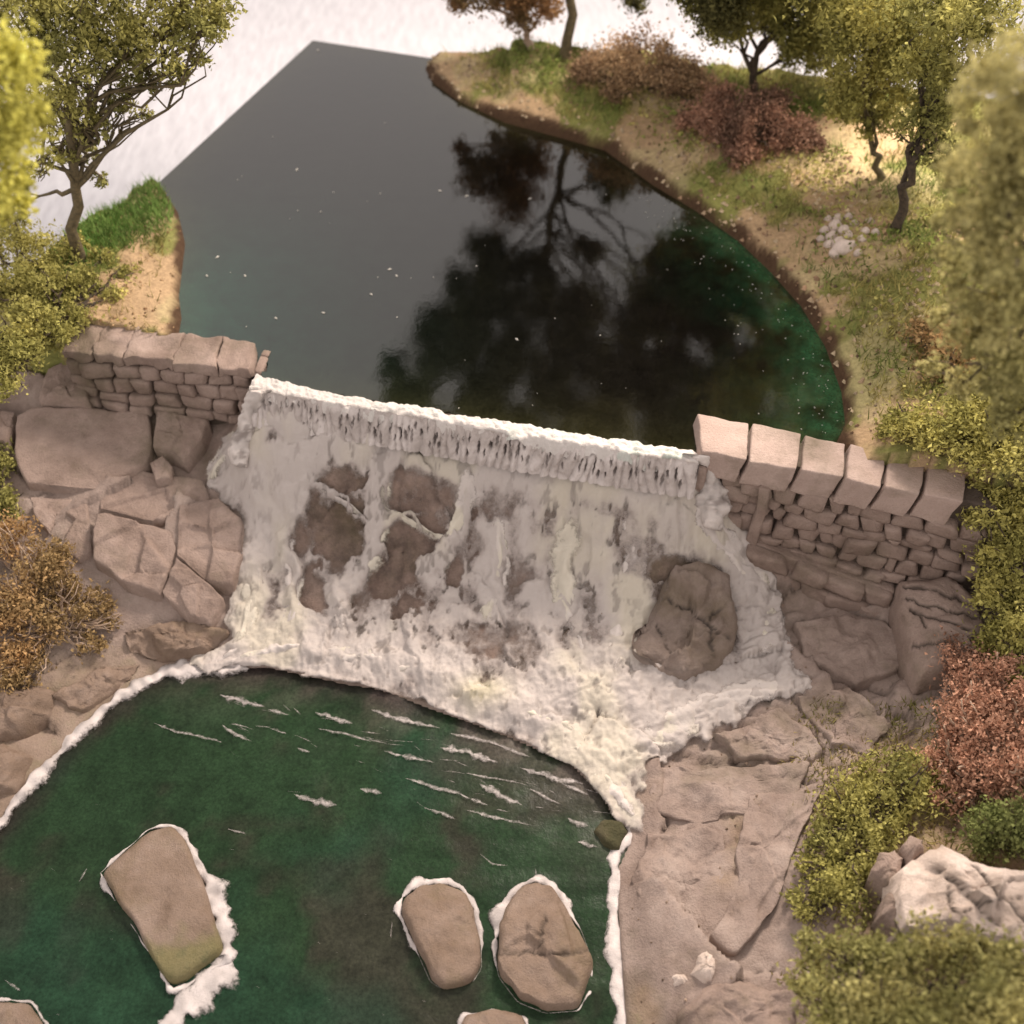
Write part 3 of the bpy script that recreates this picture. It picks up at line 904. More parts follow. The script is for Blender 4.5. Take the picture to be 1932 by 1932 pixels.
Fc = [(j * ns + i, (j + 1) * ns + i, (j + 1) * ns + i + 1, j * ns + i + 1) for j in range(nt_ - 1) for i in range(ns - 1)]
k = sstep(fbm(S * 8, Tt * 2.5, s=113), 0.1, 0.55)[:, None] * np.clip(1.2 * S / CRESTLEN - .15, 0, 1)[:, None] * 0.5
c = np.array([0.56, 0.515, 0.485]) * (1 - k) + np.array([0.30, 0.40, 0.34]) * k
mesh_obj('crest_foam', V, Fc, M_FOAM, wf, True, c)
# curtain of water under the lip, with dark slots where the wet stone shows between the strands
ns, nt_ = 1100, 34
S, Tt = np.meshgrid(np.linspace(-0.07, CRESTLEN + 0.04, ns), np.linspace(0, 1, nt_))
S, Tt = S.ravel(), Tt.ravel()
slot = np.zeros(S.shape)
r = random.Random(4)
for row in (0.30, 0.62):
    q = -0.05
    while q < CRESTLEN:
        q += r.choice([r.uniform(.035, .055), r.uniform(.04, .08), r.uniform(.07, .18)])
        cz_, ln_, wd_ = row + r.uniform(-.13, .13), r.uniform(.08, .22), r.uniform(.006, .0135)
        lean = r.uniform(-.03, .03)
        m_ = np.abs(S - q) < .05
        dd = np.hypot((S[m_] - q - lean * (Tt[m_] - cz_) + 0.003 * np.sin(Tt[m_] * 40 + q * 50)) / wd_, (Tt[m_] - cz_) / ln_)
        slot[m_] = np.maximum(slot[m_], r.uniform(.55, 1) * (1 - sstep(dd, .6, 1.25)))
strand = np.abs(np.sin(S * 42 + 2.5 * fbm(S * 6, Tt * 0.7, s=161, o=2))) ** .7
tt = -0.085 - 0.11 * Tt ** 1.2 - 0.022 * strand * sstep(Tt, 0, .3) + 0.030 * slot - 0.012 * fbm(S * 20, Tt * 4, s=163)
zz = 0.012 - 0.27 * Tt + 0.012 * np.sin(S * 2.1)
V = np.stack([C0[0] + E1[0] * S + E2[0] * tt, C0[1] + E1[1] * S + E2[1] * tt, zz], 1)
Fc = [(j * ns + i, (j + 1) * ns + i, (j + 1) * ns + i + 1, j * ns + i + 1) for j in range(nt_ - 1) for i in range(ns - 1)]
k = sstep(fbm(S * 4, Tt * 1.5, s=165), -0.4, 0.5)[:, None]
c = np.array([0.56, 0.50, 0.475]) * k + np.array([0.43, 0.375, 0.35]) * (1 - k)
c = c * (0.86 + 0.14 * strand)[:, None]
c = c * (1 - slot[:, None]) + np.array([0.095, 0.076, 0.07]) * slot[:, None]
mesh_obj('water_curtain', V, Fc, M_FOAM, wf, True, c)

def stream_part(px, w, seed, hgt=0.05):
    P = np.array([(a, b_) for a, b_ in px], float)
    L = np.concatenate([[0], np.cumsum(np.hypot(*(P[1:] - P[:-1]).T))])
    n = int(L[-1] / 2.2)
    t = np.linspace(0, L[-1], n)
    C = np.stack([np.interp(t, L, P[:, 0]), np.interp(t, L, P[:, 1])], 1)
    for _ in range(30):
        C[1:-1] = .25 * C[:-2] + .5 * C[1:-1] + .25 * C[2:]
    D = np.gradient(C, axis=0)
    N = np.stack([-D[:, 1], D[:, 0]], 1) / (np.hypot(D[:, 0], D[:, 1])[:, None] + 1e-9)
    K = 12
    ww = np.interp(t, L, w)
    U, A = [], []
    for k_ in range(K + 1):
        a = k_ / K * 2 - 1
        off = a * ww * (1.25 + 0.45 * fbm(t / 24, a * 0 + seed * 3.1 + (a > 0) * 7, s=seed, o=4))
        U.append(C + N * off[:, None]); A.append(np.full(n, a))
    U, A = np.stack(U, 1).reshape(-1, 2), np.stack(A, 1).reshape(-1)
    z = np.full(len(U), -0.8)
    for _ in range(22):
        p = at(U[:, 0], U[:, 1], z)
        z = 0.5 * z + 0.5 * np.maximum(low_h(p[:, 0], p[:, 1], False), ZP + .02)
    p = at(U[:, 0], U[:, 1], z)
    strandy = fbm(U[:, 0] / 40 + A * 2.5, U[:, 1] / 40, s=seed + 3, o=3)
    p[:, 2] += 0.012 + hgt * np.sqrt(np.clip(1 - A * A, 0, 1)) * (0.75 + 0.5 * strandy) + 0.012 * fbm(p[:, 0] * 14, p[:, 1] * 14, s=seed + 5, o=4)
    Fc = [(i * (K + 1) + k_, i * (K + 1) + k_ + 1, (i + 1) * (K + 1) + k_ + 1, (i + 1) * (K + 1) + k_) for i in range(n - 1) for k_ in range(K)]
    tt_ = np.repeat(np.linspace(0, 1, n), K + 1)
    cov_ = 1.05 - 0.95 * np.abs(A) ** 1.8 + 0.25 * strandy - 0.7 * (1 - sstep(np.minimum(tt_, 1 - tt_), 0, .12))
    q = sstep(fbm(p[:, 0] * 3, p[:, 1] * 3, s=seed + 8), -.3, .3)[:, None]
    c = (np.array([.54, .49, .41]) * q + np.array([.51, .455, .425]) * (1 - q)) * (0.92 + 0.15 * strandy[:, None])
    mesh_obj('foam_stream', p, Fc, M_FROTH, wf, True, c, {'cover': cov_})
for i_, (px, w) in enumerate([([(492, 775), (470, 815), (458, 850), (478, 905), (496, 950), (500, 1000), (484, 1070), (474, 1150), (452, 1225)], [9, 13, 15, 20, 20, 15, 16, 18, 20]),
        ([(585, 900), (556, 945), (542, 985), (538, 1035), (560, 1085), (556, 1140), (535, 1215)], [8, 12, 11, 14, 17, 17, 16]),
        ([(712, 870), (716, 920), (718, 970), (714, 1020), (700, 1060), (665, 1105), (642, 1150), (640, 1200)], [14, 18, 17, 15, 18, 17, 14, 14]),
        ([(890, 890), (880, 950), (862, 1000), (838, 1055), (805, 1100)], [16, 17, 16, 17, 20]),
        ([(600, 925), (650, 955), (690, 985), (714, 1005)], [4, 5, 5, 4]), ([(718, 962), (765, 985), (815, 1015), (845, 1025)], [5, 4, 5, 4]),
        ([(936, 985), (948, 1060), (930, 1130), (915, 1180)], [14, 17, 15, 14]), ([(1085, 985), (1062, 1060), (1062, 1130), (1100, 1215), (1105, 1290)], [16, 20, 18, 18, 16]),
        ([(1185, 970), (1200, 1040), (1190, 1110), (1165, 1190), (1150, 1270)], [14, 18, 17, 18, 18]), ([(1336, 915), (1328, 985), (1385, 1045), (1425, 1110), (1438, 1180), (1440, 1240)], [18, 20, 22, 24, 24, 20]),
        ([(1498, 1288), (1410, 1308), (1310, 1350), (1220, 1400), (1150, 1430)], [14, 20, 24, 26, 24]), ([(470, 800), (428, 850), (400, 890), (402, 930)], [7, 9, 8, 6]),
        ([(395, 1262), (470, 1238), (560, 1232), (680, 1240), (790, 1268)], [10, 14, 16, 16, 14]), ([(800, 1270), (900, 1310), (1000, 1350), (1090, 1405), (1160, 1490), (1195, 1545)], [14, 16, 16, 18, 20, 14])]):
    stream_part(px, w, 400 + 11 * i_)
def shoulder(px, rad, seed):
    P = np.array([at(a, b_, z_) for a, b_, z_ in px])
    t = np.linspace(0, len(P) - 1, 60)
    C = np.stack([np.interp(t, range(len(P)), P[:, k_]) for k_ in range(3)], 1)
    Rr = np.interp(t, range(len(P)), rad)
    V, Fc = [], []
    K = 28
    for i in range(60):
        for j in range(K):
            a = 2 * math.pi * j / K
            V.append(C[i] + Rr[i] * (np.array([E1[0], E1[1], 0]) * math.cos(a) + np.array([-E2[0] * .6, -E2[1] * .6, .8]) * math.sin(a)))
    V = np.array(V)
    n = 1 + 0.55 * fbm(V[:, 0] * 9, V[:, 1] * 9, V[:, 2] * 6, s=seed, o=4, g=.6)
    V = np.repeat(C, K, 0) + (V - np.repeat(C, K, 0)) * n[:, None]
    for i in range(59):
        for j in range(K):
            Fc.append((i * K + j, i * K + (j + 1) % K, (i + 1) * K + (j + 1) % K, (i + 1) * K + j))
    Fc += [tuple(range(K))[::-1], tuple(59 * K + j for j in range(K))]
    c = np.array([0.53, 0.475, 0.445]) * (0.85 + 0.5 * (n[:, None] - 0.8))
    k_ = sstep(fbm(V[:, 0] * 14, V[:, 1] * 14, V[:, 2] * 14, s=seed + 7), .35, .7)[:, None] * .7
    mesh_obj('foam_shoulder', V, Fc, M_FOAM, wf, True, c * (1 - k_) + np.array([.2, .165, .15]) * k_)
shoulder([(1300, 858, .02), (1325, 862, .0), (1335, 885, -.12), (1338, 920, -.30), (1340, 960, -.42), (1350, 1000, -.55)], [.05, .075, .085, .10, .11, .06], 301)
shoulder([(505, 735, .03), (487, 742, .02), (476, 770, -.12), (470, 800, -.28), (455, 835, -.42), (450, 880, -.55)], [.04, .06, .065, .07, .08, .05], 303)

# ------------------------------------------------------------------ foam lines and streaks on the pool
Kv = []
def foam_ribbon(V, Fc, Cc, P, w, zb, seed, hgt=0.035, closed=False, zf=None, wob=0.55, freq=9):
    P = np.asarray(P, float)
    if closed: P = np.vstack([P, P[:1]])
    L = np.concatenate([[0], np.cumsum(np.hypot(*(P[1:] - P[:-1]).T))])
    n = max(14, int(L[-1] / 0.016))
    t = np.linspace(0, L[-1], n)
    C = np.stack([np.interp(t, L, P[:, 0]), np.interp(t, L, P[:, 1])], 1)
    for _ in range(2):
        C[1:-1] = .25 * C[:-2] + .5 * C[1:-1] + .25 * C[2:]
    W = np.interp(t, L, np.asarray(w if np.ndim(w) else [w] * len(P), float)) if np.ndim(w) else np.full(n, float(w))
    D = np.gradient(C, axis=0)
    N = np.stack([-D[:, 1], D[:, 0]], 1) / (np.hypot(D[:, 0], D[:, 1])[:, None] + 1e-9)
    if not closed:
        q_ = np.arange(n) / max(1, n - 1)
        W = W * (np.minimum(1, np.minimum(q_, 1 - q_) * L[-1] / 0.10 + 0.02)) ** 0.5
    w1 = W * (1 + wob * fbm(t * freq, 0 * t + seed, s=seed, o=3))
    w2 = W * (1 + wob * fbm(t * freq, 0 * t + seed, s=seed + 9, o=3))
    base = len(V)
    if base == 0: Kv.clear()
    K = 8
    w1, w2 = w1 * 1.25, w2 * 1.25
    for i in range(n):
        for k_ in range(K + 1):
            a = k_ / K * 2 - 1
            o_ = a * (w1[i] if a > 0 else w2[i])
            q = C[i] + N[i] * o_
            prof = math.sqrt(max(0, 1 - a * a))
            z_ = zb - 0.008 + hgt * min(1, W[i] / 0.05) * prof * (0.8 + 0.5 * float(vnoise(q[0] * 16, q[1] * 16, seed))) + (0.008 if k_ not in (0, K) else 0)
            V.append((q[0], q[1], z_))
            Kv.append(1.0 - 0.85 * abs(a) ** 1.7 - 0.35 * (1 - min(1, W[i] / 0.02)))
            Cc.append(tuple(np.array((0.58, 0.52, 0.50)) * (0.9 + 0.25 * float(vnoise(q[0] * 22, q[1] * 22, seed + 5)) - 0.25 * a * a)))
    for i in range(n - 1):
        for k_ in range(K):
            Fc.append((base + i * (K + 1) + k_, base + i * (K + 1) + k_ + 1, base + (i + 1) * (K + 1) + k_ + 1, base + (i + 1) * (K + 1) + k_))
def pxl(P, z=ZP): return [at(a, b, z)[:2] for a, b in P]
V, Fc, Cc = [], [], []
foam_ribbon(V, Fc, Cc, pxl([(-60, 1640), (0, 1560), (60, 1478), (140, 1392), (230, 1315), (320, 1268), (400, 1258), (470, 1262)]), [.035, .045, .05, .05, .055, .075, .08, .05], ZP, 3, 0.05)
foam_ribbon(V, Fc, Cc, pxl([(1205, 1530), (1195, 1570), (1163, 1610), (1155, 1680), (1163, 1760), (1166, 1850), (1178, 1940), (1185, 2050)]), [.06, .06, .05, .05, .06, .045, .045, .04], ZP, 5, 0.025)
o = mesh_obj('shore_foam', V, Fc, M_FROTH, smooth=True, cols=np.array(Cc), attrs={'cover': Kv})
tag(o, 'white foam line edging the shore of the lower pool', 'foam', kind='stuff')
V, Fc, Cc = [], [], []
STREAKS = [([(415, 1312), (460, 1325), (500, 1335)], .026), ([(505, 1340), (545, 1350)], .016), ([(595, 1345), (640, 1360), (665, 1366)], .022), ([(290, 1365), (330, 1382), (375, 1390), (420, 1402)], .013), ([(420, 1370), (450, 1390), (475, 1400)], .02), ([(510, 1376), (540, 1385)], .018), ([(560, 1412), (585, 1420)], .02),
           ([(725, 1418), (770, 1430), (820, 1440)], .018), ([(830, 1412), (880, 1420), (940, 1440)], .03), ([(660, 1390), (700, 1400)], .012), ([(555, 1500), (585, 1512), (635, 1520)], .024), ([(680, 1490), (720, 1498)], .026), ([(765, 1470), (830, 1490), (870, 1500)], .016), ([(905, 1480), (950, 1505), (985, 1520)], .024), ([(845, 1490), (880, 1505), (920, 1520)], .016),
           ([(800, 1525), (835, 1535), (860, 1548)], .018), ([(880, 1530), (940, 1545), (1000, 1558)], .013), ([(430, 1565), (465, 1575)], .014), ([(905, 1612), (930, 1632), (958, 1634)], .009), ([(1010, 1640), (1013, 1655)], .012), ([(740, 1740), (738, 1770)], .013), ([(150, 1665), (165, 1640)], .012), ([(1060, 1480), (1110, 1500)], .02), ([(980, 1450), (1050, 1470), (1100, 1480)], .02),
           ([(1070, 1545), (1110, 1560)], .03), ([(1090, 1590), (1130, 1600)], .025), ([(600, 1376), (650, 1385), (700, 1400)], .012), ([(880, 1460), (930, 1470), (990, 1480)], .012), ([(10, 1850), (40, 1870)], .015), ([(1000, 1490), (1060, 1520)], .014), ([(700, 1340), (760, 1360), (830, 1375)], .02), ([(850, 1385), (920, 1400), (1000, 1430)], .016)]
rr = random.Random(9)
for i in range(64):
    uu = rr.uniform(420, 1120)
    vv = 1300 + (uu - 420) * 0.235 + abs(rr.gauss(0, 60))
    STREAKS.append(([(uu, vv), (uu + rr.uniform(10, 40), vv + rr.uniform(2, 14))], rr.uniform(.003, .010)))
for i in range(60):
    uu, vv = rr.uniform(0, 1140), rr.uniform(1480, 1930)
    STREAKS.append(([(uu, vv), (uu + rr.uniform(2, 8), vv + rr.uniform(1, 4))], rr.uniform(.003, .007)))
for i, (P, w) in enumerate(STREAKS):
    foam_ribbon(V, Fc, Cc, pxl(P), w, ZP + 0.012, 200 + i, 0.005, wob=0.75, freq=22)
o = mesh_obj('foam_streaks', V, Fc, M_STREAK, smooth=True, cols=np.array(Cc) * 0.9, attrs={'cover': np.array(Kv) - 0.12})
tag(o, 'broken white foam streaks drifting on the green pool', 'foam', kind='stuff')

# pale flecks modelled in place of lamp glints on the upper pond's ripples
V, Fc = [], []
def fleck(u_, v_, w_):
    p = at(u_, v_, 0.004)
    if float(sdf(np.array([p[0]]), np.array([p[1]]), POND)[0]) > -0.02: return
    a = rr.uniform(0, 6.3)
    d_ = np.array([math.cos(a), math.sin(a), 0]); e_ = np.array([-d_[1], d_[0], 0])
    b = len(V)
    for sx, sy, sz in ((1.4, 0, 0), (0, .7, 0), (-1.4, 0, 0), (0, -.7, 0), (0, 0, .8)):
        V.append(p + d_ * w_ * sx + e_ * w_ * sy + np.array([0, 0, w_ * sz]))
    Fc.extend([(b, b + 1, b + 4), (b + 1, b + 2, b + 4), (b + 2, b + 3, b + 4), (b + 3, b, b + 4)])
for (a, b) in [(735, 508), (748, 520), (410, 485), (390, 520), (462, 520), (700, 555), (830, 360), (880, 370), (1000, 375), (975, 640), (610, 590), (520, 600), (560, 320), (600, 95)]:
    fleck(a, b, 0.016)
for i in range(120):
    t = rr.random()
    k_ = rr.random() * 7
    i0 = int(k_); p = np.array(POND_PX[9 + i0]) * (1 - k_ + i0) + np.array(POND_PX[10 + i0]) * (k_ - i0)
    fleck(p[0] - abs(rr.gauss(0, 55)) - 6, p[1] + abs(rr.gauss(0, 25)), rr.uniform(.003, .0075))
for i in range(50):
    fleck(rr.uniform(360, 1500), rr.uniform(200, 800), rr.uniform(.003, .008))
m_, nt__, B_ = mat_new('white_glint')
B_.inputs['Base Color'].default_value = (.5, .47, .42, 1)
o = mesh_obj('glint_flecks', V, Fc, m_)
tag(o, 'tiny pale flecks added as lamp glints over the dark pond', 'flecks', kind='stuff')

# ------------------------------------------------------------------ rocks of the left side
LG = 'rock slabs left of the cascade'
for px, lift, lab, sd_ in [
    ([(33, 786), (60, 770), (160, 764), (277, 778), (284, 833), (274, 873), (213, 908), (180, 920), (50, 908), (27, 853)], 0.13, 'largest smooth slab below the left wing wall', 1),
    ([(297, 772), (393, 792), (380, 825), (347, 866), (322, 848), (288, 840)], 0.17, 'squarish upright block between the big smooth slab and the waterfall', 2),
    ([(282, 872), (307, 857), (324, 878), (320, 900), (292, 903)], 0.15, 'small rounded stone under the squarish block', 3),
    ([(185, 926), (270, 885), (383, 905), (395, 945), (345, 965), (300, 985), (187, 955)], 0.08, 'low sheet of rock just beneath the small rounded stone', 4),
    ([(57, 933), (167, 943), (170, 1040), (147, 1052), (110, 1028), (66, 975)], 0.06, 'shadowed grey rock above the orange brown bush', 5),
    ([(180, 966), (320, 1000), (330, 1030), (318, 1080), (300, 1122), (240, 1102), (177, 1055)], 0.12, 'broad rock sloping down beside the orange brown bush', 6),
    ([(337, 950), (410, 935), (455, 980), (458, 1046), (437, 1102), (396, 1100), (333, 1042)], 0.14, 'rounded boulder against the left edge of the waterfall', 7),
    ([(333, 1050), (393, 1102), (420, 1128), (394, 1175), (353, 1165), (305, 1115)], 0.13, 'pink faceted boulder lowest in the pile by the waterfall foot', 8),
    ([(70, 752), (88, 692), (127, 680), (160, 692), (168, 757)], 0.20, 'flat faced block leaning at the far left end of the rubble wing wall', 9),
    ([(-60, 772), (26, 774), (12, 842), (-50, 860)], 0.14, 'half seen slab cut off by the left edge of the photo', 10)]:
    ground_rock('rock', px, lift, lab, 'rock', sd_, M_STONE, LG, bev=0.018, amp=0.016, facet=0.022, flare=1.03, crown=0.0)
for px, lift, lab, sd_ in [([(-80, 1300), (70, 1290), (98, 1300), (85, 1345), (40, 1372), (-60, 1400)], 0.1, 'tan flat rock on the left shore under the orange brown bush', 71), ([(-90, 1420), (10, 1400), (60, 1420), (40, 1470), (-40, 1540), (-100, 1560)], 0.06, 'brown rock at the left waterline beside the foam line', 72)]:
    ground_rock('rock', px, lift, lab, 'rock', sd_, M_POOLROCK, LG, facet=0.02, amp=0.04)
for px, lift, lab, sd_ in [([(235, 1192), (330, 1168), (425, 1185), (408, 1222), (300, 1240), (245, 1228)], 0.06, 'low brown rock between the pink faceted boulder and the shore foam', 73), ([(95, 1312), (190, 1258), (262, 1250), (235, 1288), (150, 1345)], 0.05, 'narrow brown rock lying along the left shore foam', 74)]:
    ground_rock('rock', px, lift, lab, 'rock', sd_, M_POOLROCK, LG, bev=0.02, facet=0.02, amp=0.04)

# boulder rising through the cascade
ground_rock('boulder', [(1272, 1062), (1330, 1068), (1378, 1085), (1390, 1144), (1388, 1200), (1362, 1238), (1300, 1262), (1248, 1254), (1202, 1226), (1200, 1194), (1228, 1160), (1250, 1095)], 0.15,
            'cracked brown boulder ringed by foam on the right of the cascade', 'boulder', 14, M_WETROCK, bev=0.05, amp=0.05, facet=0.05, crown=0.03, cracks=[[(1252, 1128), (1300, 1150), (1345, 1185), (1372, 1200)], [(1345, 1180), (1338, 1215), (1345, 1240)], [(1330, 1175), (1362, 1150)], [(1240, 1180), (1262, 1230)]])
# rocks on the right
RG = 'rocks right of the cascade'
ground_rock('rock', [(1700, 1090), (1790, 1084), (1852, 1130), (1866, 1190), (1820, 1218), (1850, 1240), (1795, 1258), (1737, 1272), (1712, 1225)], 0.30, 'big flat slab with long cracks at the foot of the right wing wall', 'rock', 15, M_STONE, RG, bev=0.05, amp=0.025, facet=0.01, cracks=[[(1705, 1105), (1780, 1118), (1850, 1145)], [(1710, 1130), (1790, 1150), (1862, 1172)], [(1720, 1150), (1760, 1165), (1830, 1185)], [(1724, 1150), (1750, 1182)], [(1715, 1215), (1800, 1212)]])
for px, lift, lab, sd_, mt in [
    ([(1305, 1835), (1318, 1800), (1335, 1789), (1354, 1802), (1356, 1830), (1345, 1848), (1325, 1846)], 0.16, 'pale angular stone, taller of the pair on the ledge by the lower pool', 21, M_PALE),
    ([(1255, 1842), (1272, 1829), (1297, 1832), (1309, 1850), (1296, 1864), (1268, 1865)], 0.12, 'rounded tan stone, lower of the pair on the ledge by the lower pool', 22, M_PALE),
    ([(1290, 1905), (1335, 1865), (1395, 1845), (1450, 1862), (1500, 1850), (1510, 1940), (1420, 2010), (1270, 2000)], 0.14, 'wide low rock at the bottom edge below the pair of stones', 23, M_STONE),
    ([(1705, 1640), (1755, 1594), (1781, 1592), (1835, 1616), (1932, 1640), (2010, 1668), (1995, 1770), (1930, 1768), (1888, 1756), (1801, 1732), (1715, 1744), (1706, 1690)], 0.50, 'large pale cracked rock at the lower right', 24, M_PALE),
    ([(1708, 1590), (1728, 1572), (1746, 1580), (1749, 1606), (1722, 1622)], 0.40, 'small round stone behind the upper corner of the large pale rock', 25, M_STONE),
    ([(1650, 1640), (1662, 1604), (1690, 1596), (1708, 1615), (1706, 1650), (1680, 1668)], 0.34, 'mossy stone to the left of the large pale rock', 26, M_STONE),
    ([(1668, 1720), (1675, 1682), (1697, 1668), (1711, 1695), (1708, 1740), (1690, 1746)], 0.34, 'grey egg shaped stone low beside the large pale rock', 27, M_STONE)]:
    ground_rock('rock', px, lift, lab, 'rock', sd_, mt, RG, bev=0.05, amp=0.05, facet=0.05 if sd_ == 24 else 0.02, sink=0.5, cracks=[[(1770, 1640), (1830, 1690), (1885, 1750)], [(1840, 1630), (1880, 1680), (1940, 1740)], [(1790, 1660), (1801, 1725)], [(1800, 1730), (1850, 1700), (1930, 1690)]] if sd_ == 24 else ())

for px, lift, lab, sd_ in [
    ([(1500, 1168), (1600, 1150), (1690, 1185), (1704, 1262), (1620, 1300), (1525, 1245)], 0.05, 'flat angular slab directly under the rubble of the right wing wall', 81),
    ([(1498, 1312), (1600, 1288), (1682, 1368), (1640, 1420), (1565, 1402)], 0.06, 'flat slab below the tip of the side spray on the right', 82),
    ([(1345, 1390), (1480, 1332), (1560, 1410), (1545, 1432), (1390, 1424)], 0.05, 'wedge of rock tucked under the spray on the right', 83),
    ([(1212, 1445), (1380, 1440), (1540, 1446), (1480, 1520), (1310, 1545), (1225, 1520)], 0.045, 'long low slab just right of the last of the foam', 84),
    ([(1222, 1565), (1300, 1560), (1372, 1575), (1378, 1655), (1330, 1745), (1235, 1765), (1190, 1660)], 0.05, 'tan slab along the right shore of the lower pool', 85),
    ([(1410, 1500), (1560, 1470), (1510, 1600), (1450, 1720), (1385, 1795), (1345, 1770), (1395, 1650)], 0.05, 'pale smooth ramp of rock between the shore slab and the olive bush', 86)]:
    ground_rock('rock', px, lift, lab, 'rock', sd_, M_ROCK, RG, bev=0.02, amp=0.05, facet=0.012, flare=1.02, crown=0.0)

# rocks standing in the lower pool, each with its collar of foam
def moss(V):
    u_, v_ = proj(V[:, 0], V[:, 1], V[:, 2])
    return 0.8 * sstep(v_ + 0.25 * (u_ - 380) + 22 * fbm(V[:, 0] * 9, V[:, 1] * 9, s=5), 1745, 1790)
def pool_rock(px, ztop, label, seed, crown, foam, name='pool_rock', facet=0.0, amp=0.02, bev=0.035, cracks=(), hug=()):
    P = np.array([at(a, b, ztop) for a, b in px])
    V, Fc = rock_mesh(P, ZP - 0.2, seed, bev, amp, 1.06, crown=crown, facet=facet, n=90)
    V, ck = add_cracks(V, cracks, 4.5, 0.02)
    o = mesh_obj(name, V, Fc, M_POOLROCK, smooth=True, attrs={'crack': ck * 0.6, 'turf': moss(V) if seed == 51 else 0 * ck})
    tag(o, label, 'rock', 'rocks in the lower pool')
    V, Fc, Cc = [], [], []
    ring = resample(np.array(P), 120)
    ctr = ring.mean(0)
    ring = ctr + (ring - ctr) * 1.045
    ur, vr = proj(ring[:, 0], ring[:, 1], ring[:, 2])
    wr_ = 0.004 + 0.015 * (0.35 + 1.3 * fbm(ring[:, 0] * 6, ring[:, 1] * 6, s=seed, o=3))
    for cu, cv, ca in hug:
        wr_ = wr_ + ca * np.exp(-(((ur - cu) ** 2 + (vr - cv) ** 2) / 55.0 ** 2))
    nrm = (ring - ctr)[:, :2] / np.hypot(*(ring - ctr)[:, :2].T)[:, None]
    wr_ = np.maximum(wr_, 0.002)
    foam_ribbon(V, Fc, Cc, np.vstack([ring[:, :2] + nrm * (wr_ * 0.7)[:, None], (ring[:, :2] + nrm * (wr_ * 0.7)[:, None])[:1]]), np.append(wr_, wr_[0]), ZP + 0.004, seed * 3, 0.045, wob=0.6, freq=14)
    for P_, w in foam:
        foam_ribbon(V, Fc, Cc, pxl(P_), w, ZP + 0.005, seed * 3, 0.02, wob=0.7, freq=12)
    f_ = mesh_obj('foam_collar', V, Fc, M_FROTH, smooth=True, cols=np.array(Cc), attrs={'cover': Kv})
    tag(f_, 'white foam round the ' + label.split(' of the pool')[0].split(' below the')[0], 'foam', 'foam collars of the pool rocks')
pool_rock([(190, 1640), (275, 1562), (320, 1555), (345, 1580), (375, 1650), (402, 1725), (420, 1790), (345, 1842), (318, 1850), (260, 1755), (215, 1690)], ZP + 0.09, 'long tan slab standing alone in the left of the pool', 51, 0.01,
          [([(438, 1795), (425, 1835), (385, 1868), (340, 1905), (300, 1955)], [.05, .08, .10, .09, .07])], hug=[(390, 1640, .026), (410, 1700, .034), (420, 1760, .02), (335, 1570, .015), (260, 1750, -.02), (220, 1690, -.012)])
pool_rock([(765, 1690), (790, 1665), (830, 1660), (870, 1672), (892, 1710), (903, 1770), (905, 1815), (885, 1845), (840, 1856), (812, 1840), (790, 1790), (770, 1745), (757, 1715)], ZP + 0.09, 'smaller rounded tan stone in the middle of the pool', 52, 0.03,
          [], hug=[(765, 1690, .018), (770, 1750, .014), (900, 1720, .012), (850, 1850, -.018), (890, 1840, -.014)])
pool_rock([(945, 1760), (960, 1700), (985, 1665), (1015, 1655), (1045, 1668), (1065, 1710), (1095, 1745), (1115, 1800), (1110, 1850), (1090, 1890), (1030, 1895), (980, 1875), (945, 1830), (938, 1790)], ZP + 0.12, 'larger creased tan boulder nearest the right shore of the pool', 53, 0.03,
          [], hug=[(955, 1700, .03), (950, 1760, .014), (1015, 1650, .012), (1040, 1890, -.02), (980, 1870, -.016), (1090, 1880, -.016)], facet=0.015, amp=0.03, cracks=[[(940, 1802), (1000, 1795), (1060, 1800), (1112, 1792)], [(1028, 1730), (1020, 1780)]])
pool_rock([(860, 1950), (880, 1915), (930, 1898), (985, 1912), (1000, 1950), (990, 2040), (880, 2040)], ZP + 0.10, 'tan stone cut by the bottom edge of the photo below the middle stone', 54, 0.03, [])
pool_rock([(-60, 1900), (0, 1885), (50, 1890), (80, 1930), (80, 2000), (-60, 2010)], ZP + 0.06, 'half sunk mossy stone in the bottom left corner of the pool', 55, 0.02, [])

# mossy stone at the foot of the cascade's right shore
V, Fc = rock_mesh(np.array([at(a, b, ZP + .06) for a, b in [(1122, 1562), (1140, 1540), (1175, 1545), (1188, 1565), (1170, 1600), (1140, 1595)]]), ZP - .2, 66, 0.05, 0.03)
m_moss = stone_mat('mossy_stone', (0.03, 0.032, 0.014), (0.06, 0.055, 0.025), (0.12, 0.10, 0.06))
tag(mesh_obj('rock', V, Fc, m_moss, smooth=True), 'dark mossy stone where the foam meets the right shore of the pool', 'rock', RG)

